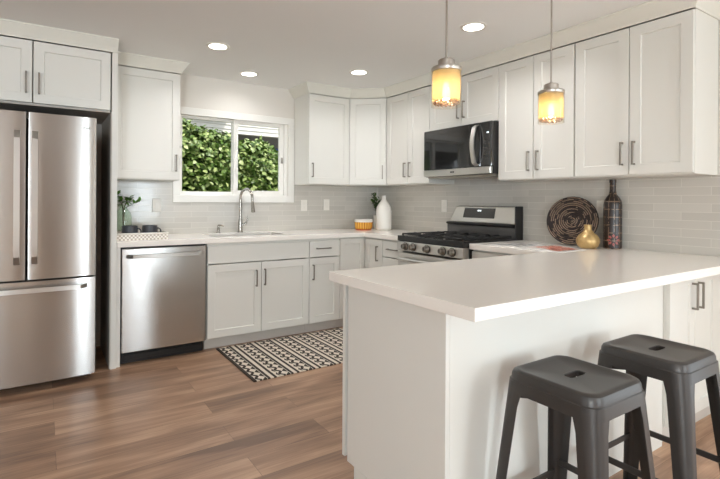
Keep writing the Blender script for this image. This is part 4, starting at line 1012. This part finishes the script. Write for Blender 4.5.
for k in range(8):
    th = 2 * PI * k / 8; V = []
    for (u, w) in ((0.018, -0.004), (0.030, -0.008), (0.041, 0.0), (0.030, 0.008), (0.018, 0.004)):
        du = u * math.cos(th) - w * math.sin(th); dv = u * math.sin(th) + w * math.cos(th)
        V.append((du / br + 0.1, 0.060 + dv))
    mb.faces([on_b(a, z, 0.0012) for a, z in V] + [on_b(a, z, -0.001) for a, z in V], [(0, 1, 2, 3, 4), (9, 8, 7, 6, 5)] + [(i, (i + 1) % 5, 5 + (i + 1) % 5, 5 + i) for i in range(5)])
mb.build('flower', 'bottle_red', t)
# open magazine
t = thing('magazine', 'open magazine with a red food photo lying on the right worktop', 'magazine', (-0.47, -2.39, ZC))
def page(y0, y1, bow, nm, mats):
    n = 8; mb = MB(); V = []
    x0, x1 = -0.615, -0.330
    ins = 0.0
    for k in range(n + 1):
        u = k / n; y = y0 + (y1 - y0) * u; h = 0.0025 + bow * math.sin(PI * min(1, u * 1.0)) * (1 - u) * 2.2
        V.append((y, ZC + h))
    top = [[mb.bm.verts.new((x0, y, z)), mb.bm.verts.new((x1, y, z))] for y, z in V]; bot = [[mb.bm.verts.new((x0, y, ZC + 0.0003)), mb.bm.verts.new((x1, y, ZC + 0.0003))] for y, z in V]
    for i in range(n):
        f = mb.bm.faces.new((top[i][0], top[i + 1][0], top[i + 1][1], top[i][1])); f.smooth = True
        mb.bm.faces.new((bot[i][1], bot[i + 1][1], bot[i + 1][0], bot[i][0]))
        mb.bm.faces.new((top[i][1], top[i + 1][1], bot[i + 1][1], bot[i][1])); mb.bm.faces.new((top[i + 1][0], top[i][0], bot[i][0], bot[i + 1][0]))
    mb.bm.faces.new((top[0][0], top[0][1], bot[0][1], bot[0][0])); mb.bm.faces.new((top[-1][1], top[-1][0], bot[-1][0], bot[-1][1]))
    pg = mb.build(nm, 'paper', t)
    mb = MB(); top = []
    for k in range(1, n):
        y, z = V[k]; top.append([mb.bm.verts.new((x0 + 0.03, y, z + 0.0006)), mb.bm.verts.new((x1 - 0.03, y, z + 0.0006))])
    for A, B in zip(top, top[1:]): mb.bm.faces.new((A[0], B[0], B[1], A[1]))
    mb.build('photo', mats, pg)
page(-2.388, -2.115, 0.007, 'left_page', 'photo_grey'); page(-2.390, -2.675, 0.009, 'right_page', 'photo_red')

# ------------------------------------------------------------------ rug
t = thing('rug', 'cream and black patterned runner rug on the floor before the sink cabinet', 'rug', (-2.082, -1.405, 0))
MB().box(-2.082, -0.885, -1.405, -0.585, 0.0005, 0.008, 0.002).build('pile', 'rug', t)

# ------------------------------------------------------------------ stools
def make_stool(label):
    zt = 0.673; hs = 0.150
    t = thing('bar_stool', label, 'stool', (0, 0, 0), 'gunmetal metal stools')
    def rr(h, r, z, n=7):      # rounded square ring
        out = []
        for qx, qy, a0 in ((1, 1, 0), (-1, 1, PI / 2), (-1, -1, PI), (1, -1, 1.5 * PI)):
            for k in range(n + 1):
                a = a0 + PI / 2 * k / n; out.append(Vector((qx * (h - r) + r * math.cos(a), qy * (h - r) + r * math.sin(a), z)))
        return out
    # seat: dished top with an oblong hole, rolled edge and flared skirt
    mb = MB(); n = 7; N_ = 4 * (n + 1)
    hole = []
    for v in rr(1.0, 0.5, 0):
        a = math.atan2(v.y, v.x); hole.append(Vector((0.044 * math.copysign(abs(math.cos(a)) ** 0.55, math.cos(a)), 0.017 * math.copysign(abs(math.sin(a)) ** 0.75, math.sin(a)), 0)))
    rings = [[Vector((h.x, h.y, zt - 0.020)) for h in hole], [Vector((h.x, h.y, zt - 0.006)) for h in hole], [Vector((h.x * 1.06, h.y * 1.12, zt - 0.004)) for h in hole],
             rr(0.118, 0.034, zt - 0.004), rr(0.128, 0.040, zt), rr(0.138, 0.044, zt - 0.0005), rr(0.146, 0.048, zt - 0.005), rr(0.150, 0.050, zt - 0.014), rr(0.1515, 0.050, zt - 0.030),
             rr(0.1545, 0.050, zt - 0.033), rr(0.1575, 0.050, zt - 0.070), rr(0.1555, 0.048, zt - 0.070), rr(0.1500, 0.048, zt - 0.033), rr(0.144, 0.044, zt - 0.016), rr(0.118, 0.034, zt - 0.010)]
    R = [[mb.bm.verts.new(v) for v in r] for r in rings]
    for A, B in zip(R, R[1:]):
        for k in range(N_):
            f = mb.bm.faces.new((A[k], A[(k + 1) % N_], B[(k + 1) % N_], B[k])); f.smooth = True
    mb.build('seat', 'gun', t)
    # legs: tapered sheet-metal channels wrapped round each corner, splaying outward
    for sx, sy in ((1, 1), (-1, 1), (-1, -1), (1, -1)):
        mb = MB(); L = []; steps = 8
        for k in range(steps + 1):
            u = k / steps; z = (zt - 0.034) * (1 - u) + 0.012 * u
            h = 0.1542 + 0.046 * u; w = 0.064 * (1 - u) ** 1.0 + 0.040 * u; r = 0.046 * (1 - u) + 0.016 * u
            if k == 0: w = 0.076
            prof = [(h - w, h)] + [(h - r + r * math.cos(a), h - r + r * math.sin(a)) for a in [PI / 2 - PI / 2 * q / 6 for q in range(7)]] + [(h, h - w)]
            th = 0.0035
            inn = [(h - w, h - th)] + [(h - r + (r - th) * math.cos(a), h - r + (r - th) * math.sin(a)) for a in [PI / 2 - PI / 2 * q / 6 for q in range(7)]] + [(h - th, h - w)]
            L.append([mb.bm.verts.new((sx * a, sy * b, z)) for a, b in prof + inn[::-1]])
        m = len(L[0])
        for A, B in zip(L, L[1:]):
            for i in range(m):
                f = mb.bm.faces.new((A[i], A[(i + 1) % m], B[(i + 1) % m], B[i])); f.smooth = i not in (8, 17)
        mb.bm.faces.new(L[0]); mb.bm.faces.new(list(reversed(L[-1])))
        lg = mb.build('leg', 'gun', t)
        h = 0.2002; MB().box(min(sx * (h - 0.036), sx * (h + 0.002)), max(sx * (h - 0.036), sx * (h + 0.002)), min(sy * (h - 0.036), sy * (h + 0.002)), max(sy * (h - 0.036), sy * (h + 0.002)), 0, 0.0118, 0.003).build('rubber_foot', 'rubber', lg)
    # foot rails and the cross brace under the seat
    def off(z): return 0.1542 + 0.046 * ((zt - 0.034) - z) / (zt - 0.046) - 0.006
    for sy in (-1, 1):
        z = 0.215; o = off(z); mb = MB(); mb.box(-o + 0.01, o - 0.01, sy * o - 0.004, sy * o + 0.004, z - 0.012, z + 0.012, 0.002); mb.build('foot_rail', 'gun', t)
    for sx in (-1, 1):
        z = 0.255; o = off(z); mb = MB(); mb.box(sx * o - 0.004, sx * o + 0.004, -o + 0.01, o - 0.01, z - 0.012, z + 0.012, 0.002); mb.build('foot_rail', 'gun', t)
    z = zt - 0.085; o = off(z) - 0.012
    for s in (-1, 1):
        mb = MB(); mb.tube([(-o, -s * o, z + 0.006 * s), (o, s * o, z + 0.006 * s)], 0.006, 8); mb.build('brace', 'gun', t)
    return t
st = make_stool('gunmetal metal stool in front, nearer the open end of the peninsula')
st.location = (-1.830, -3.499, 0)
st2 = copy_tree(st); st2.location = (-1.302, -3.510, 0); st2['label'] = 'gunmetal metal stool on the right, before the two-door base cabinet'

# ------------------------------------------------------------------ outside the window
struct(MB().box(-8, 5, 0.16, 9, -0.30, -0.20).build('ground', 'ground'))
t = thing('hedge', 'dense green leafy hedge growing outside the window', 'hedge', (-1.3, 1.6, -0.20))
rnd = random.Random(5); ml = MB()
def top_h(x):
    return 2.07 - 0.22 * max(0.0, (x + 1.35)) / 0.6 + 0.05 * math.sin(x * 6.0) + 0.03 * math.sin(x * 13 + 1)
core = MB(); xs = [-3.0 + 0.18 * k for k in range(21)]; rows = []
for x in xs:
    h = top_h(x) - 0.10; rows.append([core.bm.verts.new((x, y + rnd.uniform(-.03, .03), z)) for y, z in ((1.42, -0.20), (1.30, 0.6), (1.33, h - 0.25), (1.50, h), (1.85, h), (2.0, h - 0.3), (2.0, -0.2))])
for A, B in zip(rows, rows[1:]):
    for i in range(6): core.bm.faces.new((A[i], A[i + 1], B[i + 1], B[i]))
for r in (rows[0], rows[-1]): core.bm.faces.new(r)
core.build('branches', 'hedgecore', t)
for k in range(14000):
    x = rnd.uniform(-2.7, 0.1); h = top_h(x)
    if rnd.random() < 0.8:
        z = rnd.uniform(0.9, h); y = 1.24 + rnd.gauss(0, 0.06) + (0.10 if z > h - 0.2 else 0)
        d = (rnd.uniform(-1, 1), rnd.uniform(-1.0, -0.1), rnd.uniform(-1.0, 0.5)); up = (rnd.uniform(-.6, .6), rnd.uniform(-1, -0.2), 0.7)
    else:
        z = h + rnd.gauss(-0.03, 0.04); y = rnd.uniform(1.3, 1.9); d = (rnd.uniform(-1, 1), rnd.uniform(-1, 1), rnd.uniform(-0.4, 0.6)); up = (rnd.uniform(-.6, .6), rnd.uniform(-.6, .6), 1)
    L = rnd.uniform(0.045, 0.078); leaf(ml, (x, y, z), d, up, L, L * rnd.uniform(0.6, 0.8))
lv = ml.build('foliage', 'hedge', t, flip=False); lv['kind'] = 'stuff'
MB().tube([(-1.9, 1.65, -0.2), (-1.9, 1.65, 0.6)], 0.04, 10).build('trunk', 'bark', t); MB().tube([(-0.7, 1.65, -0.2), (-0.7, 1.65, 0.6)], 0.04, 10).build('trunk', 'bark', t)
t = thing('neighbour_house', 'grey neighbouring house with a pale boarded eave beyond the hedge', 'house', (-0.5, 4.2, -0.20))
mb = MB()
for k in range(16): z = -0.20 + 0.17 * k; mb.hexa([(-6, 3.80, z), (4, 3.80, z), (4, 4.0, z), (-6, 4.0, z), (-6, 3.82, z + 0.17), (4, 3.82, z + 0.17), (4, 4.0, z + 0.17), (-6, 4.0, z + 0.17)])
mb.build('wall', 'siding', t)
mb = MB()
for k in range(12):
    z = 2.215 + 0.062 * k; mb.hexa([(-6, 2.392, z), (4, 2.392, z), (4, 2.50, z), (-6, 2.50, z), (-6, 2.408, z + 0.0615), (4, 2.408, z + 0.0615), (4, 2.50, z + 0.0615), (-6, 2.50, z + 0.0615)])
mb.build('upper_wall', 'soffit', t)
MB().box(-6, 4, 2.501, 3.80, 2.215, 2.24).build('soffit', 'siding', t)
MB().prism([(2.25, 2.43), (2.385, 2.43), (2.385, 2.52), (2.24, 2.52)], -6, -0.98, lambda a, b, c: (c, a, b)).build('gutter', 'gutter', t)
MB().box(0.40, 0.62, 3.77, 3.797, 1.75, 2.20, 0.004).build('shutter', 'bluepaint', t)
